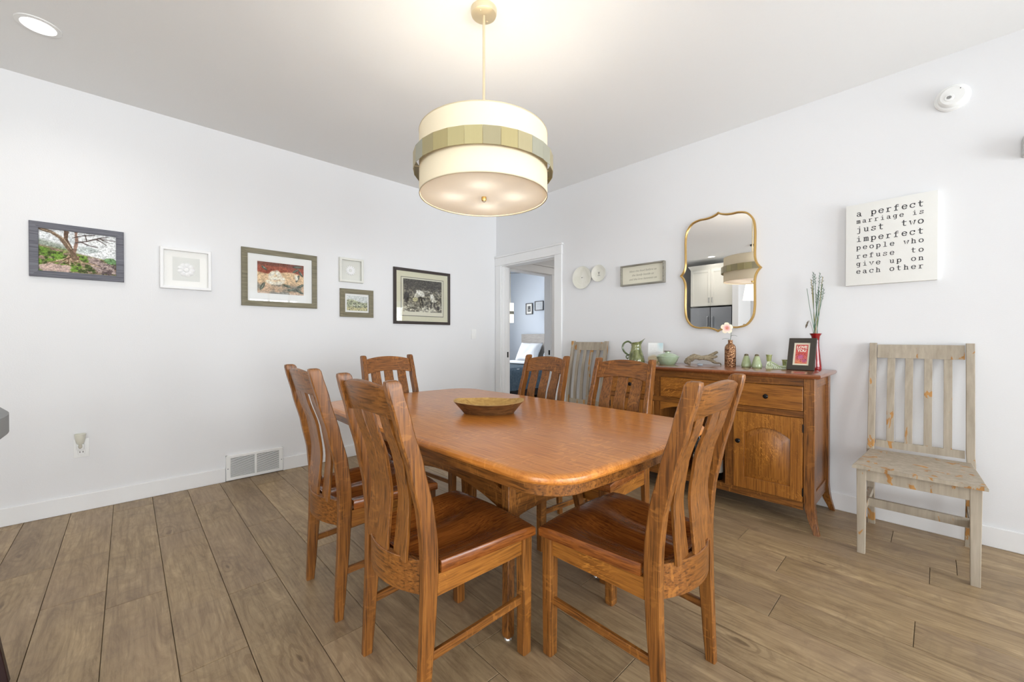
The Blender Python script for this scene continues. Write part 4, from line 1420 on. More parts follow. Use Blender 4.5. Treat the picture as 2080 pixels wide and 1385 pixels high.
# ================================================================== SIDEBOARD-WALL DECOR (x = 0 wall; local: X out of wall is -x)
# decorative plates
MT['plate'] = glaze('cream_crackle_glaze', [(0.3, lin(226, 224, 210)), (0.6, lin(236, 234, 224)), (0.8, lin(218, 215, 196))], 0.25, 10, 0.3)
for lab, y, z, rad in (('larger cream wall plate with a tiny leaf mark, beside the doorway', -1.351, 1.748, 0.116), ('smaller cream wall plate with a bird mark, right of the larger plate', -1.553, 1.770, 0.083)):
    r = thing('wall_plate', lab, 'plate', (0, y, z))
    B().lathe([(rad * 0.55, -0.004), (rad * 0.60, -0.014), (rad, -0.026), (rad * 0.995, -0.029), (rad * 0.62, -0.019), (rad * 0.55, -0.017), (0.0, -0.016)], 48, (0, 0, 0), 'x').obj('plate_body', 'plate', r)
    if rad > 0.1:
        for a, q in ((0.5, 0.013), (-0.3, 0.010), (2.6, 0.012)):
            B().loft([[(-0.0168, math.cos(a) * t_ - math.sin(a) * w_, math.sin(a) * t_ * 0.6 + math.cos(a) * w_) for t_, w_ in ((0, 0), (q * 0.5, 0.0035), (q, 0), (q * 0.5, -0.0035))], [(-0.0174, math.cos(a) * t_ - math.sin(a) * w_, math.sin(a) * t_ * 0.6 + math.cos(a) * w_) for t_, w_ in ((0, 0), (q * 0.5, 0.003), (q, 0), (q * 0.5, -0.003))]]).obj('leaf_mark', 'ink', r)
    else:
        B().box(-0.0176, -0.0165, -0.014, 0.014, -0.024, -0.021).obj('letter_mark', 'ink', r)
        for k in range(3):
            s_ = 0.007 - 0.001 * k
            B().loft([[(xx, -0.012 + 0.004 * k, 0.012 - 0.009 * k), (xx, 0.0, 0.004 - 0.009 * k), (xx, 0.013 - 0.003 * k, 0.014 - 0.009 * k), (xx, 0.0, 0.010 - 0.009 * k)] for xx in (-0.0165, -0.0176)]).obj('bird_mark', 'ink', r)


def text_mesh(txt, size, mat, parent, origin, right, up, shear=0.0, align='CENTER', bold=0.0):
    cu = bpy.data.curves.new('lettering', 'FONT')
    cu.body = txt
    cu.size = size
    cu.align_x = align
    cu.shear = shear
    cu.extrude = 0.0004
    cu.offset = bold
    to = bpy.data.objects.new('tmp', cu)
    C.objects.link(to)
    bpy.context.view_layer.update()
    me = bpy.data.meshes.new_from_object(to.evaluated_get(bpy.context.evaluated_depsgraph_get()))
    bpy.data.objects.remove(to)
    right, up, origin = Vector(right), Vector(up), Vector(origin)
    nrm = right.cross(up)
    for v in me.vertices:
        v.co = origin + right * v.co.x + up * v.co.y + nrm * v.co.z
    me.materials.clear()
    me.materials.append(MT[mat])
    o = bpy.data.objects.new('lettering', me)
    C.objects.link(o)
    o.parent = parent
    return o


# small framed saying
r = thing('framed_sign', 'small grey wooden box sign with pale script, between plates and mirror', 'sign', (0, -2.018, 1.7075))
MT['greywood'] = oak('weathered_grey_wood', 1, lin(118, 114, 104), lin(146, 142, 130), lin(168, 165, 154), 0.6, 0, 0)
hy, hz = 0.213, 0.094
for q in ((-hy, hy, hz - 0.012, hz), (-hy, hy, -hz, -hz + 0.012), (-hy, -hy + 0.012, -hz + 0.012, hz - 0.012), (hy - 0.012, hy, -hz + 0.012, hz - 0.012)):
    B().box(-0.040, -0.001, q[0], q[1], q[2], q[3], 0.0015).obj('frame_side', 'greywood', r)
B().box(-0.014, -0.001, -hy + 0.012, hy - 0.012, -hz + 0.012, hz - 0.012).obj('sign_board', plain('ivory_board', lin(224, 220, 202), 0.7, noise=0.02), r)
MT['faint'] = plain('faint_grey_print', lin(176, 172, 156), 0.8, noise=0.05)
for k, tx in enumerate(('bless the food before us', 'the family beside us', 'and the love between us')):
    text_mesh(tx, 0.027, 'faint', r, (-0.0146, 0.0, 0.028 - 0.037 * k), (0, -1, 0), (0, 0, 1), 0.35)

# mirror: quatrefoil-like outline with points in the middle of each side
MW, MHH = 0.264, 0.448       # half width / half height of the body
def mirror_outline():
    def quad(w, h, n=10):
        pts = []
        # from right point (w+tip, 0) up over the corner to the top point (0, h+tip)
        tipx, tipy = 0.040, 0.026
        ctrl = [(w + tipx, 0.0), (w + 0.014, 0.034), (w, 0.085), (w, 0.18), (w, h - 0.165), (w - 0.012, h - 0.085), (w - 0.055, h - 0.025), (w - 0.115, h - 0.004), (0.10, h - 0.004), (0.055, h + 0.001), (0.020, h + 0.013), (0.0, h + tipy)]
        return ease([(a, b, 0) for a, b in ctrl], 6)
    q = [(p.x, p.y) for p in quad(MW, MHH)]
    full = q[:-1] + [(-x, y) for x, y in q[::-1]][:-1] + [(-x, -y) for x, y in q][:-1] + [(x, -y) for x, y in q[::-1]][:-1]
    return full


r = thing('wall_mirror', 'gold-framed mirror with pointed curvy outline above the sideboard', 'mirror', (0, -2.664, 1.651))
mo = mirror_outline()
def ins(poly, d):
    out = []
    n = len(poly)
    for i in range(n):
        a, b, c = Vector(poly[i - 1]), Vector(poly[i]), Vector(poly[(i + 1) % n])
        t = (c - a).normalized()
        nn = Vector((-t.y, t.x))
        out.append((b.x + nn.x * d, b.y + nn.y * d))
    return out
profm = [(0.0, -0.002), (0.0, -0.020), (0.004, -0.026), (0.010, -0.026), (0.013, -0.020), (0.014, -0.012), (0.010, -0.004)]
B().loft([[(xx, p[0], p[1]) for p in ins(mo, d)] for d, xx in profm], cap=False).obj('mirror_frame', 'gold', r, ang=50)


def plate_of(poly, x0, x1, nm, mat):
    # star-shaped plate built from concentric rings so that its faces stay perfectly flat
    b_ = B()
    rings = [(x0, k_) for k_ in (0.02, 0.5, 1.0)] + [(x1, k_) for k_ in (1.0, 0.5, 0.02)]
    b_.loft([[(xx, p[0] * k_, p[1] * k_) for p in poly] for xx, k_ in rings])
    o_ = b_.obj(nm, mat, r)
    o_.data.polygons.foreach_set('use_smooth', [False] * len(o_.data.polygons))
    return o_


plate_of([(p[0] * 0.968, p[1] * 0.980) for p in mo], -0.0065, -0.011, 'mirror_glass', 'silverback')
plate_of([(p[0] * 0.972, p[1] * 0.983) for p in mo], -0.0015, -0.0062, 'mirror_back', 'dark')

# canvas with typewriter lettering
r = thing('quote_canvas', 'square white canvas with typewritten marriage quote', 'canvas', (0, -3.652, 1.720))
cy, cz = 0.2035, 0.2555
B().box(-0.040, -0.001, -cy, cy, -cz, cz, 0.003, 2).obj('canvas_panel', 'canvas', r)


def arc(cx, cy_, rx, ry, a0, a1, n=14):
    return [(cx + rx * math.cos(math.radians(a0 + (a1 - a0) * k / n)), cy_ + ry * math.sin(math.radians(a0 + (a1 - a0) * k / n))) for k in range(n + 1)]


def base(x, w_=0.18, y=0.0):
    return [(x - w_, y), (x + w_, y)]


G = {
    'a': [arc(0.38, 0.28, 0.28, 0.27, 0, 360), [(0.12, 0.82)] + arc(0.40, 0.68, 0.27, 0.30, 140, 0) + [(0.67, 0.12), (0.75, 0.0), (0.9, 0.0)]],
    'c': [arc(0.47, 0.5, 0.40, 0.5, 40, 320), [(0.80, 0.98), (0.80, 0.66)]],
    'e': [[(0.08, 0.54)] + [(0.86, 0.54)] + arc(0.47, 0.5, 0.39, 0.5, 6, 325)],
    'f': [[(0.36, 0.0), (0.36, 1.08)] + arc(0.60, 1.08, 0.24, 0.30, 180, 50), [(0.08, 0.95), (0.78, 0.95)], base(0.36, 0.28)],
    'g': [arc(0.40, 0.56, 0.31, 0.42, 0, 360), [(0.92, 0.97), (0.72, 0.97), (0.72, -0.12)] + arc(0.44, -0.12, 0.28, 0.28, 0, -140)],
    'h': [[(0.02, 1.42), (0.18, 1.42), (0.18, 0.0)], [(0.18, 0.62)] + arc(0.45, 0.62, 0.27, 0.34, 150, 0) + [(0.72, 0.0)], base(0.18), base(0.72)],
    'i': [[(0.14, 0.95), (0.46, 0.95), (0.46, 0.0)], base(0.46, 0.34), [(0.43, 1.26), (0.43, 1.36)]],
    'j': [[(0.20, 0.95), (0.58, 0.95), (0.58, -0.14)] + arc(0.32, -0.14, 0.26, 0.27, 0, -130), [(0.56, 1.26), (0.56, 1.36)]],
    'l': [[(0.14, 1.42), (0.46, 1.42), (0.46, 0.0)], base(0.46, 0.34)],
    'm': [[(-0.02, 0.95), (0.12, 0.95), (0.12, 0.0)], [(0.12, 0.7)] + arc(0.29, 0.72, 0.17, 0.24, 150, 0) + [(0.46, 0.0)], [(0.46, 0.7)] + arc(0.63, 0.72, 0.17, 0.24, 150, 0) + [(0.80, 0.0)], base(0.12, 0.12), base(0.46, 0.1), base(0.80, 0.12)],
    'n': [[(0.02, 0.95), (0.18, 0.95), (0.18, 0.0)], [(0.18, 0.62)] + arc(0.45, 0.62, 0.27, 0.34, 150, 0) + [(0.72, 0.0)], base(0.18), base(0.72)],
    'o': [arc(0.46, 0.48, 0.39, 0.49, 0, 360, 20)],
    'p': [[(0.0, 0.95), (0.16, 0.95), (0.16, -0.42)], arc(0.50, 0.48, 0.34, 0.48, 0, 360, 18), base(0.18, 0.2, -0.42)],
    'r': [[(0.08, 0.95), (0.30, 0.95), (0.30, 0.0)], [(0.30, 0.6)] + arc(0.62, 0.60, 0.32, 0.36, 160, 50), base(0.32, 0.28)],
    's': [[(0.78, 0.92), (0.78, 0.72)], [(0.78, 0.80), (0.62, 0.95), (0.36, 0.98), (0.16, 0.80), (0.26, 0.60), (0.60, 0.46), (0.80, 0.28), (0.68, 0.05), (0.42, -0.02), (0.16, 0.10), (0.12, 0.22)], [(0.12, 0.28), (0.12, 0.02)]],
    't': [[(0.34, 1.34), (0.34, 0.24)] + arc(0.56, 0.24, 0.22, 0.25, 180, 310), [(0.06, 0.95), (0.78, 0.95)]],
    'u': [[(0.02, 0.95), (0.18, 0.95), (0.18, 0.30)] + arc(0.43, 0.28, 0.25, 0.29, 180, 340), [(0.56, 0.95), (0.72, 0.95), (0.72, 0.0), (0.90, 0.0)]],
    'v': [[(0.10, 0.95), (0.46, 0.0), (0.82, 0.95)], base(0.10, 0.14, 0.95), base(0.82, 0.14, 0.95)],
    'w': [[(0.06, 0.95), (0.25, 0.0), (0.46, 0.72), (0.67, 0.0), (0.86, 0.95)], base(0.06, 0.12, 0.95), base(0.86, 0.12, 0.95)],
}


def stroke_letters(txt, xl, xr, zb, xh, parent):
    """typed line: every glyph a set of flat ribbons on the canvas face"""
    n = len(txt)
    gw = xh * 1.06
    adv = ((xr - xl) - gw) / (n - 1)
    b = B()
    th = 0.075 * xh * 1.25
    for i, c_ in enumerate(txt):
        if c_ == ' ':
            continue
        ox = xl + adv * i
        for st in G[c_]:
            pts = [Vector((ox + p[0] * gw, zb + p[1] * xh)) for p in st]
            L_, R_ = [], []
            for k, p in enumerate(pts):
                d = (pts[min(k + 1, len(pts) - 1)] - pts[max(k - 1, 0)])
                d = d.normalized() if d.length > 1e-9 else Vector((1, 0))
                nn = Vector((-d.y, d.x)) * th * (1.15 if abs(d.y) > 0.6 else 0.85)
                if k == 0: p = p - d * th * 0.6
                if k == len(pts) - 1: p = p + d * th * 0.6
                L_.append(p + nn); R_.append(p - nn)
            vl = [b.b.verts.new((-0.0405, -q.x, q.y)) for q in L_]
            vr = [b.b.verts.new((-0.0405, -q.x, q.y)) for q in R_]
            for k in range(len(pts) - 1):
                b.b.faces.new((vl[k], vl[k + 1], vr[k + 1], vr[k]))
    return b.obj('lettering', 'ink', parent)


lines = [('a perfect', 0.152, 0.024), ('marriage is', 0.237, 0.0185), ('just  two', 0.346, 0.024), ('imperfect', 0.463, 0.0235), ('people who', 0.561, 0.020), ('refuse  to', 0.668, 0.020), ('give up on', 0.764, 0.020), ('each other', 0.857, 0.020)]
for tx, fr, xh in lines:
    stroke_letters(tx, -cy + 0.130 * 2 * cy, -cy + 0.865 * 2 * cy, cz - fr * 2 * cz, xh, r)

# ================================================================== THINGS ON THE SIDEBOARD
GS = [(0.25, lin(58, 64, 36)), (0.45, lin(100, 106, 62)), (0.62, lin(140, 144, 98)), (0.8, lin(88, 94, 60))]
MT['greenpot'] = glaze('mottled_green_glaze', GS, 0.16, 26)
MT['darkgreen'] = glaze('dark_green_glaze', [(0.3, lin(48, 58, 36)), (0.6, lin(96, 108, 72)), (0.8, lin(66, 80, 54))], 0.2, 40)
MT['celadon'] = glaze('celadon_glaze', [(0.3, lin(152, 170, 130)), (0.55, lin(172, 190, 162)), (0.8, lin(190, 204, 182))], 0.2, 8)
MT['palegreen'] = glaze('pale_green_glaze', [(0.3, lin(142, 156, 106)), (0.55, lin(170, 182, 142)), (0.8, lin(192, 202, 174))], 0.2, 12)
MT['tipbrown'] = glaze('brown_glaze', [(0.3, lin(80, 70, 44)), (0.7, lin(112, 98, 66))], 0.25, 20)
MT['olivegreen'] = glaze('olive_glaze', [(0.3, lin(96, 104, 58)), (0.55, lin(150, 156, 96)), (0.8, lin(178, 182, 124))], 0.25, 30)

# pitcher (spout towards -y, handle towards +y)
r = thing('pitcher', 'mottled green glazed pitcher at the left end of the sideboard', 'pitcher', (-0.330, -2.134, SZ), math.radians(28))
b = B()
prof = [(0.0, 0.0), (0.062, 0.0), (0.068, 0.006), (0.067, 0.03), (0.058, 0.07), (0.047, 0.105), (0.042, 0.125), (0.043, 0.128), (0.041, 0.132), (0.040, 0.150), (0.043, 0.172)]
secs = []
for rr, z in prof:
    secs.append([(rr * math.cos(2 * PI * i / 28), rr * math.sin(2 * PI * i / 28), z) for i in range(28)])
for extra, rr in ((0.012, 0.045), (0.010, 0.041)):
    lip = []
    for i in range(28):
        a = 2 * PI * i / 28
        sp_ = max(0, -math.sin(a)) ** 3
        lip.append((rr * math.cos(a) * (1 - 0.35 * sp_), rr * math.sin(a) - 0.028 * sp_, 0.174 + extra * 0.2 + 0.032 * sp_ - 0.006 * max(0, math.sin(a))))
    secs.append(lip)
secs.append([(0.036 * math.cos(2 * PI * i / 28), 0.036 * math.sin(2 * PI * i / 28), 0.150) for i in range(28)])
b.loft(secs)
b.obj('pitcher_body', 'greenpot', r, ang=60)
hp = ease([(0, 0.036, 0.166), (0, 0.065, 0.182), (0, 0.098, 0.165), (0, 0.108, 0.130), (0, 0.096, 0.098), (0, 0.072, 0.076), (0, 0.052, 0.066)], 6)
B().tube(hp, [0.0075] * len(hp), 10).obj('handle', 'darkgreen', r)
hp = ease([(0, 0.062, 0.070), (0, 0.078, 0.060), (0, 0.076, 0.044), (0, 0.064, 0.040)], 5)
B().tube(hp, 0.0055, 8).obj('handle_curl', 'darkgreen', r)

# greeting card standing behind the lidded dish
r = thing('greeting_card', 'white card with faint writing standing behind the green lidded dish', 'card', (-0.205, -2.238, SZ), math.radians(14))
P = Paint(0.150, 0.165, 70)
X, Y = P.X, P.Y
P.fill(X * 0 + 1, (238, 238, 236))
P.fill(np.clip((0.34 - Y + 0.1 * np.sin(X * 4)) / 0.12, 0, 1), (226, 210, 176))
P.fill(np.clip((fbm(X, Y, 9, 14) - 0.55) * 8, 0, 1) * np.clip((0.3 - Y) * 8, 0, 1), (170, 160, 110))
P.fill(np.clip((X - 0.55) * 4, 0, 1) * np.clip((Y - 0.55) * 3, 0, 1), (196, 218, 222))
for k in range(6):
    P.stroke([(0.12, 0.84 - 0.075 * k), (0.5, 0.85 - 0.075 * k), (0.8 - 0.1 * (k % 2), 0.83 - 0.075 * k)], 0.006, 0.004, (214, 214, 214), 0.02)
o = P.obj(r, lambda u, v: (-0.0016 + 0.02 * v, 0.060 - 0.120 * u, 0.0016 + 0.168 * v))
tilt = lambda xx, yy, zz: (xx + 0.02 * (zz / 0.168), yy, zz)
B().loft([[tilt(xx, yy, zz) for xx, yy in ((-0.001, -0.060), (0.001, -0.060), (0.001, 0.060), (-0.001, 0.060))] for zz in (0.0, 0.170)]).obj('card_front', 'paper', r)
B().loft([[(xx + 0.030 + (-0.030 + 0.02) * (zz / 0.170), yy, zz) for xx, yy in ((0.001, -0.060), (0.0025, -0.060), (0.0025, 0.060), (0.001, 0.060))] for zz in (0.0, 0.170)]).obj('card_back', 'paper', r)

# lidded casserole dish
r = thing('lidded_dish', 'pale green lidded ceramic dish on the sideboard', 'dish', (-0.271, -2.376, SZ))
B().lathe([(0.0, 0.0), (0.052, 0.0), (0.056, 0.004), (0.070, 0.024), (0.080, 0.048), (0.083, 0.056), (0.083, 0.060), (0.0, 0.060)], 36).obj('dish_body', 'celadon', r)
ld = B().lathe([(0.0, 0.0605), (0.088, 0.0605), (0.090, 0.064), (0.084, 0.068), (0.060, 0.082), (0.035, 0.090), (0.018, 0.093), (0.0, 0.093)], 36).obj('lid', 'celadon', r)
B().lathe([(0.018, 0.092), (0.017, 0.102), (0.0, 0.103)], 20).obj('lid_stem', 'celadon', ld)
B().box(-0.007, 0.007, -0.029, 0.029, 0.101, 0.108, 0.003).obj('lid_handle', 'tipbrown', ld)

# driftwood
k = M('driftwood'); k.set(Roughness=0.85)
f = k.noise(k.coords((14, 5, 14)), 9, 5, 0.65, 1.2)
k.l(k.ramp(f, [(0.3, lin(92, 80, 62)), (0.5, lin(146, 132, 108)), (0.72, lin(180, 166, 138))]), k.p.inputs['Base Color']); k.bump(f, 0.6, 0.004)
MT['drift'] = k.m
r = thing('driftwood', 'gnarled grey piece of driftwood arching over a small stone', 'driftwood', (-0.216, -2.628, SZ), math.radians(26))
def rough_tube(pts, rad, n=10, amp=0.25, seed=1):
    rr = np.random.default_rng(seed)
    b = B()
    P_ = [Vector(p) for p in pts]
    secs = []
    up = Vector((1, 0, 0))
    for i, p in enumerate(P_):
        t_ = (P_[min(i + 1, len(P_) - 1)] - P_[max(i - 1, 0)]).normalized()
        a = t_.cross(up).normalized(); u2 = a.cross(t_)
        secs.append([p + (a * math.cos(2 * PI * j / n) + u2 * math.sin(2 * PI * j / n)) * rad[i] * (1 + amp * (rr.random() - 0.5)) for j in range(n)])
    return b.loft(secs)
main = ease([(0, 0.125, 0.018), (0.004, 0.108, 0.034), (0, 0.085, 0.052), (-0.004, 0.055, 0.066), (0, 0.015, 0.060), (0.004, -0.03, 0.066), (0, -0.07, 0.088), (0.004, -0.100, 0.106)], 4)
rad = [0.014 + (0.024 - 0.014) * min(1, i / 6) if i < 8 else 0.024 - (0.024 - 0.0085) * (i - 8) / (len(main) - 9) for i in range(len(main))]
rough_tube(main, rad, 10, 0.35, 3).obj('trunk', 'drift', r, ang=60)
foot = ease([(0.004, 0.110, 0.034), (0.0, 0.096, 0.014), (0.002, 0.090, 0.002)], 4)
rough_tube(foot, [0.020, 0.018, 0.016, 0.015, 0.013, 0.011, 0.008, 0.006, 0.003], 8, 0.3, 5).obj('root', 'drift', r, ang=60)
br = ease([(0, -0.010, 0.058), (0, -0.045, 0.050), (0.003, -0.075, 0.030), (0, -0.098, 0.022), (0.002, -0.118, 0.020), (0, -0.124, 0.004)], 4)
rough_tube(br, [max(0.004, 0.017 - 0.013 * i / 16) for i in range(len(br))], 8, 0.3, 7).obj('branch', 'drift', r, ang=60)
br = ease([(0, -0.045, 0.062), (-0.006, -0.075, 0.066), (-0.008, -0.098, 0.074)], 4)
rough_tube(br, [0.013 - 0.006 * i / 8 for i in range(len(br))], 8, 0.3, 9).obj('branch', 'drift', r, ang=60)
o = tag(B().lathe([(0.0, 0.0), (0.012, 0.001), (0.018, 0.008), (0.016, 0.015), (0.008, 0.019), (0.0, 0.0195)], 18, sx=0.8, sy=1.25).obj('pebble', glaze('pale_blue_stone', [(0.3, lin(150, 162, 172)), (0.7, lin(206, 214, 220))], 0.3, 20)), 'small pale blue stone lying under the driftwood', 'stone')
o.location = (-0.262, -2.624, SZ)

# textured amber bottle vase with one flower
k = M('copper_lustre_glass'); k.set(Roughness=0.22, Metallic=0.45)
vor = k.n('ShaderNodeTexVoronoi'); vor.inputs['Scale'].default_value = 95
k.l(k.coords((1, 1, 1.0)), vor.inputs['Vector'])
k.l(k.ramp(vor.outputs['Distance'], [(0.0, lin(196, 158, 116)), (0.5, lin(158, 112, 76)), (0.8, lin(92, 58, 40))]), k.p.inputs['Base Color']); k.bump(vor.outputs['Distance'], 0.8, 0.006)
MT['amber'] = k.m
VX_, VY_ = -0.180, -2.809
r = thing('bottle_vase', 'hammered copper-brown bottle vase on the sideboard', 'vase', (VX_, VY_, SZ))
B().lathe([(0.0, 0.0), (0.035, 0.0), (0.038, 0.004), (0.038, 0.130), (0.036, 0.146), (0.029, 0.160), (0.018, 0.168), (0.0155, 0.172), (0.0155, 0.192), (0.0165, 0.194), (0.0165, 0.196), (0.013, 0.196), (0.012, 0.170)], 36).obj('vase_body', 'amber', r, ang=50)
r = thing('silk_flower', 'single pink and cream flower in the copper-brown vase', 'flower', (VX_, VY_, SZ + 0.10))
MT['stem'] = plain('green_stem', lin(74, 98, 72), 0.6, noise=0.15)
MT['leafdark'] = plain('dark_leaf', lin(46, 82, 62), 0.5, noise=0.2)
st = ease([(0, 0, 0.0), (0, 0.001, 0.08), (-0.003, -0.006, 0.14), (-0.012, -0.004, 0.165), (-0.020, 0.012, 0.178)], 5)
B().tube(st, 0.0018, 6).obj('stem', 'stem', r)
def leaf(base_, dirv, L_, w_, nm, mat, par, lift=0.15):
    d = Vector(dirv).normalized(); s_ = d.cross(Vector((0, 0, 1))).normalized()
    b_ = B()
    secs = []
    for q, ww in ((0, 0.10), (0.25, 0.8), (0.5, 1.0), (0.75, 0.7), (1, 0.05)):
        c = Vector(base_) + d * (L_ * q) + Vector((0, 0, L_ * lift * math.sin(PI * q)))
        secs.append([c - s_ * w_ * ww, c + Vector((0, 0, -0.0015)), c + s_ * w_ * ww, c + Vector((0, 0, 0.0008))])
    return b_.loft(secs).obj(nm, mat, par, ang=60)
leaf((0, 0.002, 0.098), (-0.2, 1, 0.05), 0.052, 0.016, 'leaf', 'leafdark', r)
leaf((0, -0.001, 0.124), (0.1, -1, 0.0), 0.044, 0.014, 'leaf', 'leafdark', r)
k = M('pink_cream_petal'); k.set(Roughness=0.6)
g = k.n('ShaderNodeTexGradient', gradient_type='SPHERICAL')
k.l(k.coords((21, 21, 21)), g.inputs[0])
k.l(k.ramp(g.outputs['Fac'], [(0.15, lin(240, 226, 196)), (0.45, lin(240, 200, 186)), (0.8, lin(206, 112, 112))]), k.p.inputs['Base Color'])
MT['petal'] = k.m
fc = Vector((-0.026, 0.018, 0.182))
nrm = Vector((-0.72, -0.55, 0.15)).normalized()
ea = nrm.cross(Vector((0, 0, 1))).normalized(); eb = ea.cross(nrm)
for kk in range(5):
    a = 2 * PI * kk / 5 + 0.3
    u = ea * math.cos(a) + eb * math.sin(a); v = nrm.cross(u)
    secs = []
    for q, ww in ((0.002, 0.003), (0.012, 0.011), (0.024, 0.018), (0.034, 0.017), (0.042, 0.008)):
        c = u * q + nrm * (0.004 + 0.006 * math.sin(q / 0.042 * PI))
        secs.append([c - v * ww + nrm * 0.003, c - nrm * 0.0008, c + v * ww + nrm * 0.003, c + nrm * 0.0008])
    o = B().loft(secs).obj('petal', 'petal', r, loc=tuple(fc), ang=70)
B().lathe([(0.0, 0.012), (0.004, 0.010), (0.005, 0.004), (0.0, 0.003)], 10).obj('flower_centre', plain('yellow_stamen', lin(214, 170, 90), 0.7, noise=0.1), r, loc=tuple(fc)).rotation_euler = nrm.to_track_quat('Z', 'Y').to_euler()

# salt and pepper shakers
for lab, y, x, sc in (('teardrop green shaker beside the copper vase, its foot browner', -2.915, -0.178, 1.0), ('teardrop green shaker nearest the twin candle holder', -2.989, -0.204, 1.0)):
    r = thing('shaker', lab, 'shaker', (x, y, SZ), 0, 'salt and pepper shakers')
    B().lathe([(0.0, 0.0), (0.026, 0.0), (0.032, 0.007), (0.033, 0.014), (0.030, 0.030), (0.022, 0.060), (0.0155, 0.080), (0.014, 0.084)], 28, cap=True).obj('shaker_body', 'palegreen', r)
    B().lathe([(0.0143, 0.0835), (0.013, 0.092), (0.009, 0.097), (0.0, 0.099)], 20).obj('shaker_tip', 'tipbrown', r)

# twin candle holder
r = thing('candle_holder', 'olive green scrolled ceramic holder for two candles', 'candle holder', (-0.180, -3.104, SZ), math.radians(16))
def cup(y, z0, z1, nm):
    B().lathe([(0.0, z0), (0.012, z0), (0.014, z0 + 0.006), (0.017, z1 - 0.006), (0.0205, z1 - 0.003), (0.0205, z1), (0.014, z1), (0.013, z1 - 0.012), (0.0, z1 - 0.012)], 20, (0, y, 0)).obj(nm, 'olivegreen', r)
cup(0.046, 0.048, 0.096, 'candle_cup')
cup(-0.046, 0.020, 0.064, 'candle_cup')
B().prism([(0.064, 0.0), (0.066, 0.010), (0.062, 0.030), (0.056, 0.050), (0.030, 0.052), (0.012, 0.040), (-0.012, 0.024), (-0.034, 0.024), (-0.062, 0.024), (-0.066, 0.004), (-0.066, 0.0)], -0.016, 0.016, 0).obj('holder_base', 'olivegreen', r)
sc_ = [(-0.0165, 0.046 + (0.016 - 0.0014 * q) * math.cos(q * 0.6 + 2.0), 0.030 + (0.016 - 0.0014 * q) * math.sin(q * 0.6 + 2.0)) for q in range(11)]
tail = ease([(-0.0165, 0.040, 0.046), (-0.0165, 0.015, 0.036), (-0.0165, -0.015, 0.018), (-0.0165, -0.050, 0.012)], 5)
B().tube(sc_, 0.0038, 8).obj('scroll', 'palegreen', r)
B().tube(tail, 0.0036, 8).obj('scroll', 'palegreen', r)
for kk in range(5):
    y_ = 0.026 - kk * 0.012
    B().tube([(-0.0165, y_, 0.003), (-0.0165, y_ + 0.004, 0.016 - 0.001 * kk), (-0.0165, y_ + 0.010, 0.026 - 0.002 * kk)], [0.0032, 0.0028, 0.0016], 6).obj('fluting', 'palegreen', r)

# tilted photo frame reading LOVE YOU
FW, FH, TL = 0.152, 0.212, math.radians(14)
r = thing('table_frame', 'dark tabletop frame with pink card reading LOVE YOU', 'picture frame', (-0.215, -3.244, SZ), math.radians(-7))
# local: front faces -x ; width along y ; plane leans back (+x) with height
def fp(yy, h, d):           # d = distance in front of the back plane
    return (math.sin(TL) * h - math.cos(TL) * d, yy, math.cos(TL) * h + math.sin(TL) * d)
def slab(y0, y1, h0, h1, d0, d1, nm, mat):
    return B().loft([[fp(y0, h0, d), fp(y1, h0, d), fp(y1, h1, d), fp(y0, h1, d)] for d in (d0, d1)]).obj(nm, mat, r)
bw = 0.031
MT['frame_dk'] = plain('charcoal_brown_frame', lin(62, 56, 48), 0.45, noise=0.08)
slab(-FW / 2, FW / 2, 0.0, bw, 0.0, 0.016, 'frame_side', 'frame_dk')
slab(-FW / 2, FW / 2, FH - bw, FH, 0.0, 0.016, 'frame_side', 'frame_dk')
slab(-FW / 2, -FW / 2 + bw, bw, FH - bw, 0.0, 0.016, 'frame_side', 'frame_dk')
slab(FW / 2 - bw, FW / 2, bw, FH - bw, 0.0, 0.016, 'frame_side', 'frame_dk')
slab(-FW / 2 + bw - 0.002, FW / 2 - bw + 0.002, bw - 0.002, FH - bw + 0.002, 0.002, 0.010, 'mat_board', plain('cream_card', lin(238, 228, 204), 0.8, noise=0.01))
P = Paint(0.084, 0.128, 70)
X, Y = P.X, P.Y
P.fill(X * 0 + 1, (206, 96, 88))
P.fill(np.clip((0.52 - Y) * 3 + (fbm(X, Y, 4, 6) - 0.5) * 2, 0, 1) * 0.8, (206, 120, 124))
P.fill(np.clip((0.26 - Y) * 4 + (fbm(X, Y, 5, 16) - 0.5) * 2, 0, 1) * 0.9, (222, 140, 96))
P.blob(0.45, 0.36, 0.22, 0.16, (194, 108, 146), 0, 0.6, 0.8)
P.blob(0.75, 0.16, 0.2, 0.14, (190, 100, 130), 0, 0.6, 0.8)
for kk in range(22):
    q = rng.random(2)
    P.blob(0.08 + 0.84 * q[0], 0.05 + 0.5 * q[1], 0.028, 0.028, (168, 60, 74), 0, 0.5)
P.grain(0.3, 20)
P.obj(r, lambda u, v: fp(0.034 - 0.068 * u, bw + 0.011 + 0.127 * v, 0.0106))
MT['cardwhite'] = plain('white_card_ink', lin(246, 236, 222), 0.8, noise=0.01)
for tx, h in (('LOVE', FH - bw - 0.037), ('YOU', FH - bw - 0.060)):
    text_mesh(tx, 0.0235, 'cardwhite', r, fp(0.0, h, 0.0113), (0, -1, 0), (math.sin(TL), 0, math.cos(TL)), bold=0.0009)
B().loft([[(0.004 + 0.03, -0.02, 0.150), (0.004 + 0.034, -0.02, 0.150), (0.038, 0.02, 0.150), (0.034, 0.02, 0.150)], [(0.060, -0.02, 0.0), (0.063, -0.02, 0.0), (0.063, 0.02, 0.0), (0.060, 0.02, 0.0)]]).obj('easel_leg', 'frame_dk', r)

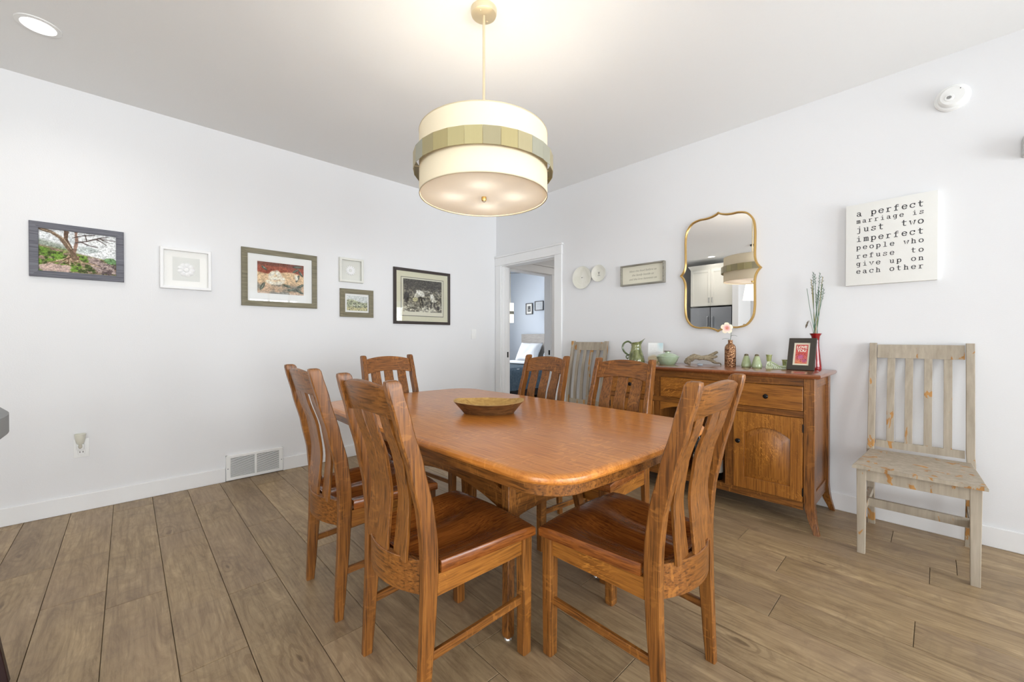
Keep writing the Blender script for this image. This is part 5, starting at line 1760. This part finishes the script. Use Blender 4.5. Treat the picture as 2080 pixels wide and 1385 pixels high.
# red vase with dried grasses behind the frame
RVX, RVY = -0.110, -3.305
r = thing('red_vase', 'slender red vase behind the dark tabletop frame', 'vase', (RVX, RVY, SZ))
k = M('red_glass'); k.set(Base_Color=lin(140, 22, 26), Roughness=0.08)
k.p.inputs['Coat Weight'].default_value = 0.8
f = k.noise(k.coords(), 8, 3)
k.l(k.ramp(f, [(0.3, lin(104, 14, 20)), (0.7, lin(168, 34, 36))]), k.p.inputs['Base Color'])
MT['red'] = k.m
B().lathe([(0.0, 0.0), (0.030, 0.0), (0.034, 0.005), (0.033, 0.03), (0.027, 0.09), (0.021, 0.15), (0.020, 0.19), (0.024, 0.222), (0.032, 0.236), (0.034, 0.240), (0.031, 0.241), (0.022, 0.225), (0.018, 0.19)], 28).obj('vase_body', 'red', r, ang=50)
MT['straw'] = plain('straw_stem', lin(164, 150, 92), 0.8, noise=0.2)
MT['grass'] = plain('grey_green_grass', lin(96, 128, 104), 0.8, noise=0.3)
MT['wheat'] = plain('dusty_green_head', lin(84, 104, 86), 0.85, noise=0.3)
tops = [(0.030, 0.030, 0.60, 1), (0.012, 0.016, 0.645, 1), (-0.010, 0.004, 0.630, 1), (0.0, -0.022, 0.635, 1), (0.012, -0.034, 0.610, 1), (-0.014, -0.036, 0.560, 1), (0.02, -0.012, 0.545, 1), (-0.004, -0.018, 0.520, 1), (0.010, 0.020, 0.560, 1), (0.0, 0.048, 0.540, 0), (-0.012, -0.006, 0.50, 1), (0.02, -0.040, 0.53, 1)]
for i, (dx, dy, h, head) in enumerate(tops):
    bx, by_ = 0.010 * math.cos(i * 2.4), 0.010 * math.sin(i * 2.4)
    pth = ease([(bx * 0.4, by_ * 0.4, 0.10 + 0.06 * ((i * 7) % 5) / 5), (bx, by_, 0.24), (bx * 0.4 + dx * 0.6, by_ * 0.4 + dy * 0.6, 0.24 + (h - 0.24) * 0.55), (dx, dy, h)], 6)
    g_ = thing('grass_stalk', 'dried green grass stalk in the red vase', 'grass stalk', (RVX, RVY, SZ), 0, 'dried grasses in the red vase')
    B().tube(pth, 0.0015, 5).obj('stalk', 'straw' if i % 4 == 0 else 'grass', g_)
    if head:
        hd = B()
        n_ = len(pth)
        tip = pth[-1]; dirn = (pth[-1] - pth[-4]).normalized()
        for q in range(12):
            c = tip - dirn * (0.007 * q)
            a = q * 2.4
            s_ = dirn.cross(Vector((math.cos(a), math.sin(a), 0.1))).normalized()
            w_ = 0.0075 * (0.5 + 0.5 * math.sin(PI * (q + 1) / 13))
            hd.loft([[c - dirn * 0.004, c - dirn * 0.004 + s_ * 0.002, c - dirn * 0.003 + s_ * 0.001 + dirn * 0.001], [c + s_ * w_ - dirn * 0.001, c + s_ * w_ + dirn * 0.003, c + s_ * w_ * 0.7 + dirn * 0.002], [c + s_ * w_ * 1.1 + dirn * 0.009, c + s_ * w_ * 1.12 + dirn * 0.0095, c + s_ * w_ * 1.1 + dirn * 0.010]])
        hd.obj('seed_head', 'wheat', g_, ang=60)
g_ = thing('dried_leaf', 'curled brown dried leaf hanging from the red vase bouquet', 'leaf', (RVX, RVY, SZ))
B().tube(ease([(0.004, 0.006, 0.15), (0.010, 0.016, 0.25), (0.012, 0.030, 0.31), (0.012, 0.040, 0.325), (0.012, 0.050, 0.300), (0.012, 0.056, 0.275)], 5), [0.001] * 16 + [0.002, 0.004, 0.005, 0.004, 0.005, 0.006, 0.005, 0.004, 0.002, 0.001], 6).obj('leaf_blade', plain('grey_brown_leaf', lin(120, 108, 92), 0.8, noise=0.2), g_)

# ================================================================== BEDROOM BEYOND THE DOORWAY
XH = 3.2
MT['spread'] = glaze('slate_blue_bedspread', [(0.3, lin(96, 116, 130)), (0.55, lin(124, 144, 158)), (0.8, lin(150, 168, 180))], 0.9, 40, 0)
MT['greyuph'] = oak('grey_headboard_wood', 1, lin(136, 130, 124), lin(160, 154, 148), lin(178, 172, 166), 0.6, 0, 0)
r = thing('bed', 'bed with grey headboard and slate blue bedspread in the far bedroom', 'bed', (2.1, 1.86, 0))
B().box(XH - 0.10, XH - 0.02, 1.05, 2.66, 0.0, 1.22, 0.012, 2).obj('headboard', 'greyuph', r, True)
B().box(1.12, XH - 0.10, 1.15, 2.56, 0.10, 0.30, 0.01).obj('bed_frame', 'blackwood', r, True)
for q in ((1.16, 1.19), (1.16, 2.50), (3.0, 1.19), (3.0, 2.50)):
    B().box(q[0], q[0] + 0.06, q[1] - 0.0, q[1] + 0.04, 0, 0.10).obj('bed_leg', 'blackwood', r, True)
B().box(1.10, XH - 0.11, 1.12, 2.58, 0.30, 0.60, 0.05, 3).obj('mattress', 'white_matte', r, True)
sp_ = B()
nX, nY = 20, 26
def drape(x, y):
    e = 0.0
    if y > 2.58: e = max(e, y - 2.58)
    if y < 1.12: e = max(e, 1.12 - y)
    if x < 1.10: e = max(e, 1.10 - x)
    return e
gv = []
for i in range(nX + 1):
    row_ = []
    for j in range(nY + 1):
        x = 0.72 + (2.62 - 0.72) * i / nX
        y = 0.74 + (2.96 - 0.74) * j / nY
        e = drape(x, y)
        xx, yy, zz = x, y, 0.615
        if e > 0:
            zz = 0.615 - e
            if x < 1.10: xx = 1.08 + 0.01 * math.sin(y * 22) - 0.03 * e
            if y > 2.58: yy = 2.60 + 0.012 * math.sin(x * 20) + 0.03 * e
            if y < 1.12: yy = 1.10 - 0.012 * math.sin(x * 20) - 0.03 * e
        row_.append(sp_.b.verts.new((xx, yy, zz + 0.004 * math.sin(x * 31) * math.sin(y * 27))))
    gv.append(row_)
for i in range(nX):
    for j in range(nY):
        sp_.b.faces.new((gv[i][j], gv[i + 1][j], gv[i + 1][j + 1], gv[i][j + 1]))
bmesh.ops.solidify(sp_.b, geom=sp_.b.faces[:], thickness=-0.012)
sp_.obj('bedspread', 'spread', r, True, ang=60)


def pillow(nm, lab, loc, rz, tiltx, w_, h_, t_, mat):
    o = B()
    n = 14
    g1, g2 = [], []
    for i in range(n + 1):
        a, b_ = [], []
        for j in range(n + 1):
            u, v = -1 + 2 * i / n, -1 + 2 * j / n
            puff = (max(0, 1 - u ** 4) ** 0.6) * (max(0, 1 - v ** 4) ** 0.6)
            pin = 1 - 0.08 * (1 - abs(u)) * abs(v) ** 3 - 0.08 * (1 - abs(v)) * abs(u) ** 3
            x, y = u * w_ / 2 * pin, v * h_ / 2 * pin
            z = t_ / 2 * puff + 0.006 * math.sin(9 * u + 4 * v) * puff
            a.append(o.b.verts.new((z, x, y + h_ / 2)))
            b_.append(o.b.verts.new((-z - 0.002, x, y + h_ / 2)))
        g1.append(a); g2.append(b_)
    for i in range(n):
        for j in range(n):
            o.b.faces.new((g1[i][j], g1[i + 1][j], g1[i + 1][j + 1], g1[i][j + 1]))
            o.b.faces.new((g2[i][j], g2[i][j + 1], g2[i + 1][j + 1], g2[i + 1][j]))
    bmesh.ops.remove_doubles(o.b, verts=o.b.verts[:], dist=0.004)
    ob = tag(o.obj(nm, mat, ang=80), lab, 'pillow')
    ob.location = loc
    ob.rotation_euler = (0, tiltx, rz)
    return ob


MT['linen'] = plain('white_linen', lin(238, 240, 243), 0.9, noise=0.02)
k = M('grey_white_pattern'); k.set(Roughness=0.9)
wv = k.n('ShaderNodeTexWave', wave_type='RINGS'); wv.inputs['Scale'].default_value = 9; wv.inputs['Distortion'].default_value = 4
k.l(k.coords((1, 1, 1)), wv.inputs['Vector'])
k.l(k.ramp(wv.outputs['Fac'], [(0.3, lin(128, 146, 158)), (0.6, lin(216, 224, 230))]), k.p.inputs['Base Color'])
pillow('pillow', 'white pillow propped against the grey headboard', (2.80, 2.24, 0.628), 0.05, math.radians(30), 0.62, 0.46, 0.17, 'linen')
pillow('patterned_pillow', 'blue and white patterned pillow propped on the bed', (2.86, 1.58, 0.628), -0.05, math.radians(24), 0.50, 0.44, 0.15, k.m)
o = tag(B().box(2.15, 2.75, 1.18, 2.56, 0.630, 0.650, 0.008, 2).obj('folded_sheet', 'linen'), 'white sheet folded back across the bed', 'sheet')


def frame_x(name, label, y0, y1, z0, z1, bw, mat, inner):
    r = thing(name, label, 'picture', (XH, (y0 + y1) / 2, (z0 + z1) / 2))
    hy, hz = (y1 - y0) / 2, (z1 - z0) / 2
    for q in ((-hy, hy, hz - bw, hz), (-hy, hy, -hz, -hz + bw), (-hy, -hy + bw, -hz + bw, hz - bw), (hy - bw, hy, -hz + bw, hz - bw)):
        B().box(-0.022, -0.001, q[0], q[1], q[2], q[3], 0.001).obj('frame_side', mat, r)
    B().box(-0.012, -0.001, -hy + bw, hy - bw, -hz + bw, hz - bw).obj('mat_board', inner, r)
    return r, hy, hz


r, hy, hz = frame_x('bedroom_photo', 'small black-framed photo with white mat on the blue bedroom wall', 2.393, 2.600, 1.665, 1.918, 0.016, 'blackwood', 'mat')
P = Paint(0.09, 0.13, 40)
P.fill(P.X * 0 + 1, (120, 120, 120)); P.fill(np.clip((fbm(P.X, P.Y, 6, 5) - 0.45) * 6, 0, 1), (50, 50, 52)); P.blob(0.5, 0.3, 0.2, 0.15, (210, 210, 210), 0, 0.4, 0.4)
P.obj(r, lambda u, v: (-0.0128, 0.045 - 0.09 * u, -0.065 + 0.13 * v))
r, hy, hz = frame_x('bedroom_map', 'black-framed pale drawing right of the small photo in the bedroom', 2.064, 2.320, 1.740, 1.948, 0.014, 'blackwood', plain('pale_grey_print', lin(208, 212, 216), 0.8, noise=0.08))
P = Paint(0.20, 0.15, 40)
P.fill(P.X * 0 + 1, (208, 212, 216))
for kk in range(6):
    P.stroke([(0.15, 0.85 - 0.13 * kk), (0.45, 0.88 - 0.13 * kk), (0.85, 0.82 - 0.13 * kk)], 0.012, 0.008, (168, 174, 180), 0.04)
P.obj(r, lambda u, v: (-0.0128, 0.10 - 0.20 * u, -0.075 + 0.15 * v))

# bedside hanging lamp
r = thing('bedside_pendant', 'white cylinder pendant with grey band in the bedroom', 'pendant lamp', (2.72, 2.62, 0))
MT['lampwhite'] = emis('lit_white_shade', (1.0, 0.94, 0.80, 1), 1.1)
B().lathe([(0.075, 1.47), (0.075, 1.90), (0.073, 1.90), (0.073, 1.47)], 24, cap=False).obj('shade', 'lampwhite', r)
B().lathe([(0.079, 1.655), (0.079, 1.72), (0.077, 1.72), (0.077, 1.655)], 24, cap=False).obj('band', plain('taupe_band', lin(150, 142, 122), 0.5, noise=0.03), r)
B().lathe([(0.0, 1.47), (0.072, 1.47)], 24, cap=False).obj('diffuser', 'lampwhite', r)
B().lathe([(0.004, 1.48), (0.004, 2.72), (0.05, 2.72), (0.05, HC)], 12).obj('rod', 'lampmetal', r)

# ceiling fan in the bedroom
r = thing('ceiling_fan', 'grey ceiling fan partly visible at the top of the bedroom doorway', 'ceiling fan', (1.45, 2.05, 0))
MT['fan'] = plain('grey_fan', lin(112, 116, 112), 0.5, 0.2, noise=0.05)
B().lathe([(0.07, HC), (0.06, HC - 0.05), (0.014, HC - 0.06), (0.014, 2.50)], 16).obj('downrod', 'fan', r)
B().lathe([(0.0, 2.27), (0.10, 2.28), (0.12, 2.31), (0.12, 2.42), (0.08, 2.49), (0.0, 2.50)], 24).obj('motor', 'fan', r)
B().lathe([(0.0, 2.19), (0.06, 2.20), (0.085, 2.27), (0.0, 2.27)], 20).obj('fan_light', 'white', r)
for kk in range(5):
    a = 2 * PI * kk / 5 - 0.92
    u = Vector((math.cos(a), math.sin(a), 0)); v = Vector((-math.sin(a), math.cos(a), 0.18))
    B().loft([[u * q - v * w_ + Vector((0, 0, 2.335)), u * q + v * w_ + Vector((0, 0, 2.335)), u * q + v * w_ + Vector((0, 0, 2.343)), u * q - v * w_ + Vector((0, 0, 2.343))] for q, w_ in ((0.11, 0.03), (0.25, 0.055), (0.82, 0.068), (0.86, 0.05))]).obj('blade', 'fan', r)

# ================================================================== KITCHEN SIDE (seen in the mirror)
r = thing('refrigerator', 'stainless steel double-door refrigerator reflected in the mirror', 'refrigerator', (-5.57, -0.69, 0))
B().box(-5.93, -5.26, -1.085, -0.290, 0.02, 1.755, 0.004).obj('fridge_body', plain('dark_grey_metal', lin(70, 72, 74), 0.4, 0.6, noise=0.03), r, True)
for a, b_ in ((-1.085, -0.692), (-0.683, -0.290)):
    d = B().box(-5.26, -5.20, a, b_, 0.62, 1.755, 0.008, 2).obj('fridge_door', 'steel', r, True)
    hy_ = -0.735 if a < -0.7 else -0.640
    h = B().tube([(-5.185 - r.location.x, hy_ - r.location.y, 0.80), (-5.150 - r.location.x, hy_ - r.location.y, 0.82), (-5.150 - r.location.x, hy_ - r.location.y, 1.55), (-5.185 - r.location.x, hy_ - r.location.y, 1.57)], 0.013, 8).obj('door_handle', 'steel', d)
d = B().box(-5.26, -5.20, -1.085, -0.290, 0.06, 0.605, 0.008, 2).obj('freezer_drawer', 'steel', r, True)
B().tube([(-5.17 - r.location.x, -0.98 - r.location.y, 0.54), (-5.15 - r.location.x, -0.96 - r.location.y, 0.54), (-5.15 - r.location.x, -0.42 - r.location.y, 0.54), (-5.17 - r.location.x, -0.40 - r.location.y, 0.54)], 0.012, 8).obj('drawer_handle', 'steel', d)
B().box(-5.9, -5.28, -1.06, -0.31, 0.0, 0.02).obj('plinth', 'dark', r, True)
r = thing('fridge_cabinet', 'off-white two-door cabinet above the refrigerator, seen in the mirror', 'cabinet', (-5.57, -0.69, 1.785))
B().box(-5.93, -5.24, -1.095, -0.280, 1.785, 2.540).obj('cabinet_body', 'cab', r, True)
for a, b_ in ((-1.090, -0.690), (-0.686, -0.285)):
    d = B()
    d.box(-5.240, -5.222, a, a + 0.055, 1.79, 2.535, 0.001).box(-5.240, -5.222, b_ - 0.055, b_, 1.79, 2.535, 0.001).box(-5.240, -5.222, a + 0.055, b_ - 0.055, 1.79, 1.845, 0.001).box(-5.240, -5.222, a + 0.055, b_ - 0.055, 2.48, 2.535, 0.001)
    dd = d.obj('cabinet_door', 'cab', r, True)
    B().box(-5.240 - r.location.x, -5.232 - r.location.x, a + 0.055 - r.location.y, b_ - 0.055 - r.location.y, 0.06, 0.695).obj('door_panel', 'cab', dd)
    hy_ = (-0.718 if a < -0.7 else -0.658) - r.location.y
    B().tube([(-5.222 - r.location.x, hy_, 0.07), (-5.195 - r.location.x, hy_, 0.075), (-5.195 - r.location.x, hy_, 0.165), (-5.222 - r.location.x, hy_, 0.17)], 0.005, 6).obj('handle', 'steel', dd)
B().loft([[(-5.93, y0, z), (xf, y0, z), (xf, y1, z), (-5.93, y1, z)] for xf, y0, y1, z in ((-5.23, -1.095, -0.28, 2.540), (-5.225, -1.10, -0.275, 2.56), (-5.19, -1.13, -0.245, 2.61), (-5.185, -1.135, -0.24, 2.625))]).obj('crown', 'cab', r, True)
tag(B().box(-5.93, -5.18, -1.215, -1.105, 0, 2.535, 0.002).obj('side_panel', 'trim'), 'white tall panel beside the refrigerator, seen in the mirror', 'panel')
# island pendant
r = thing('island_pendant', 'white conical island pendant with dark rod, seen in the mirror', 'pendant lamp', (-4.45, -1.69, 0))
B().lathe([(0.0, HC - 0.025), (0.065, HC - 0.022), (0.07, HC)], 24).obj('canopy', 'black', r)
B().lathe([(0.006, 2.06), (0.006, HC - 0.02)], 10).obj('rod', 'black', r)
B().lathe([(0.175, 1.79), (0.130, 2.07), (0.128, 2.07), (0.173, 1.79)], 32, cap=False).obj('shade', MT['lampwhite'], r)
B().lathe([(0.130, 2.068), (0.0, 2.07)], 32, cap=False).obj('shade_top', 'lampwhite', r)

# counter stool at the left edge of the frame
r = thing('counter_stool', 'grey upholstered counter stool with dark legs at the left edge', 'stool', (-3.905, -1.93, 0), 0.0)
MT['upholstery'] = plain('grey_upholstery', lin(150, 152, 152), 0.75, noise=0.05)
MT['darkleg'] = plain('dark_walnut', lin(46, 26, 26), 0.4, noise=0.15)
B().box(-0.21, 0.15, -0.205, 0.185, 0.600, 0.675, 0.025, 3).obj('seat', 'upholstery', r)
secs = []
for k in range(13):
    a = -1 + 2 * k / 12
    x = 0.225 - 0.035 * a * a
    secs.append(rsec((x, 0.195 * a, 0.868), (1, 0, 0), (0, 0, 1), 0.026 * (1 - 0.35 * abs(a) ** 6), 0.046 * (1 - 0.30 * abs(a) ** 8), 0.018 * (1 - 0.3 * abs(a) ** 6)))
B().loft(secs).obj('backrest', 'upholstery', r)
for sy in (-1, 1):
    p_ = ease([(0.214, 0.178 * sy, 0.0), (0.186, 0.172 * sy, 0.25), (0.180, 0.168 * sy, 0.60), (0.190, 0.172 * sy, 0.83)], 5)
    B().loft([rsec(q, (1, 0, 0), (0, 1, 0), 0.014, 0.014, 0.002) for q in p_]).obj('back_leg', 'darkleg', r)
    p_ = [(-0.225, 0.18 * sy, 0.0), (-0.18, 0.165 * sy, 0.60)]
    B().loft([rsec(q, (1, 0, 0), (0, 1, 0), 0.015, 0.015, 0.002) for q in p_]).obj('front_leg', 'darkleg', r)
    B().tube([(-0.20, 0.172 * sy, 0.25), (0.198, 0.168 * sy, 0.25)], 0.010, 8).obj('stretcher', 'darkleg', r)
B().tube([(-0.205, -0.17, 0.20), (-0.205, 0.17, 0.20)], 0.011, 8).obj('footrest', 'darkleg', r)

bpy.context.view_layer.update()
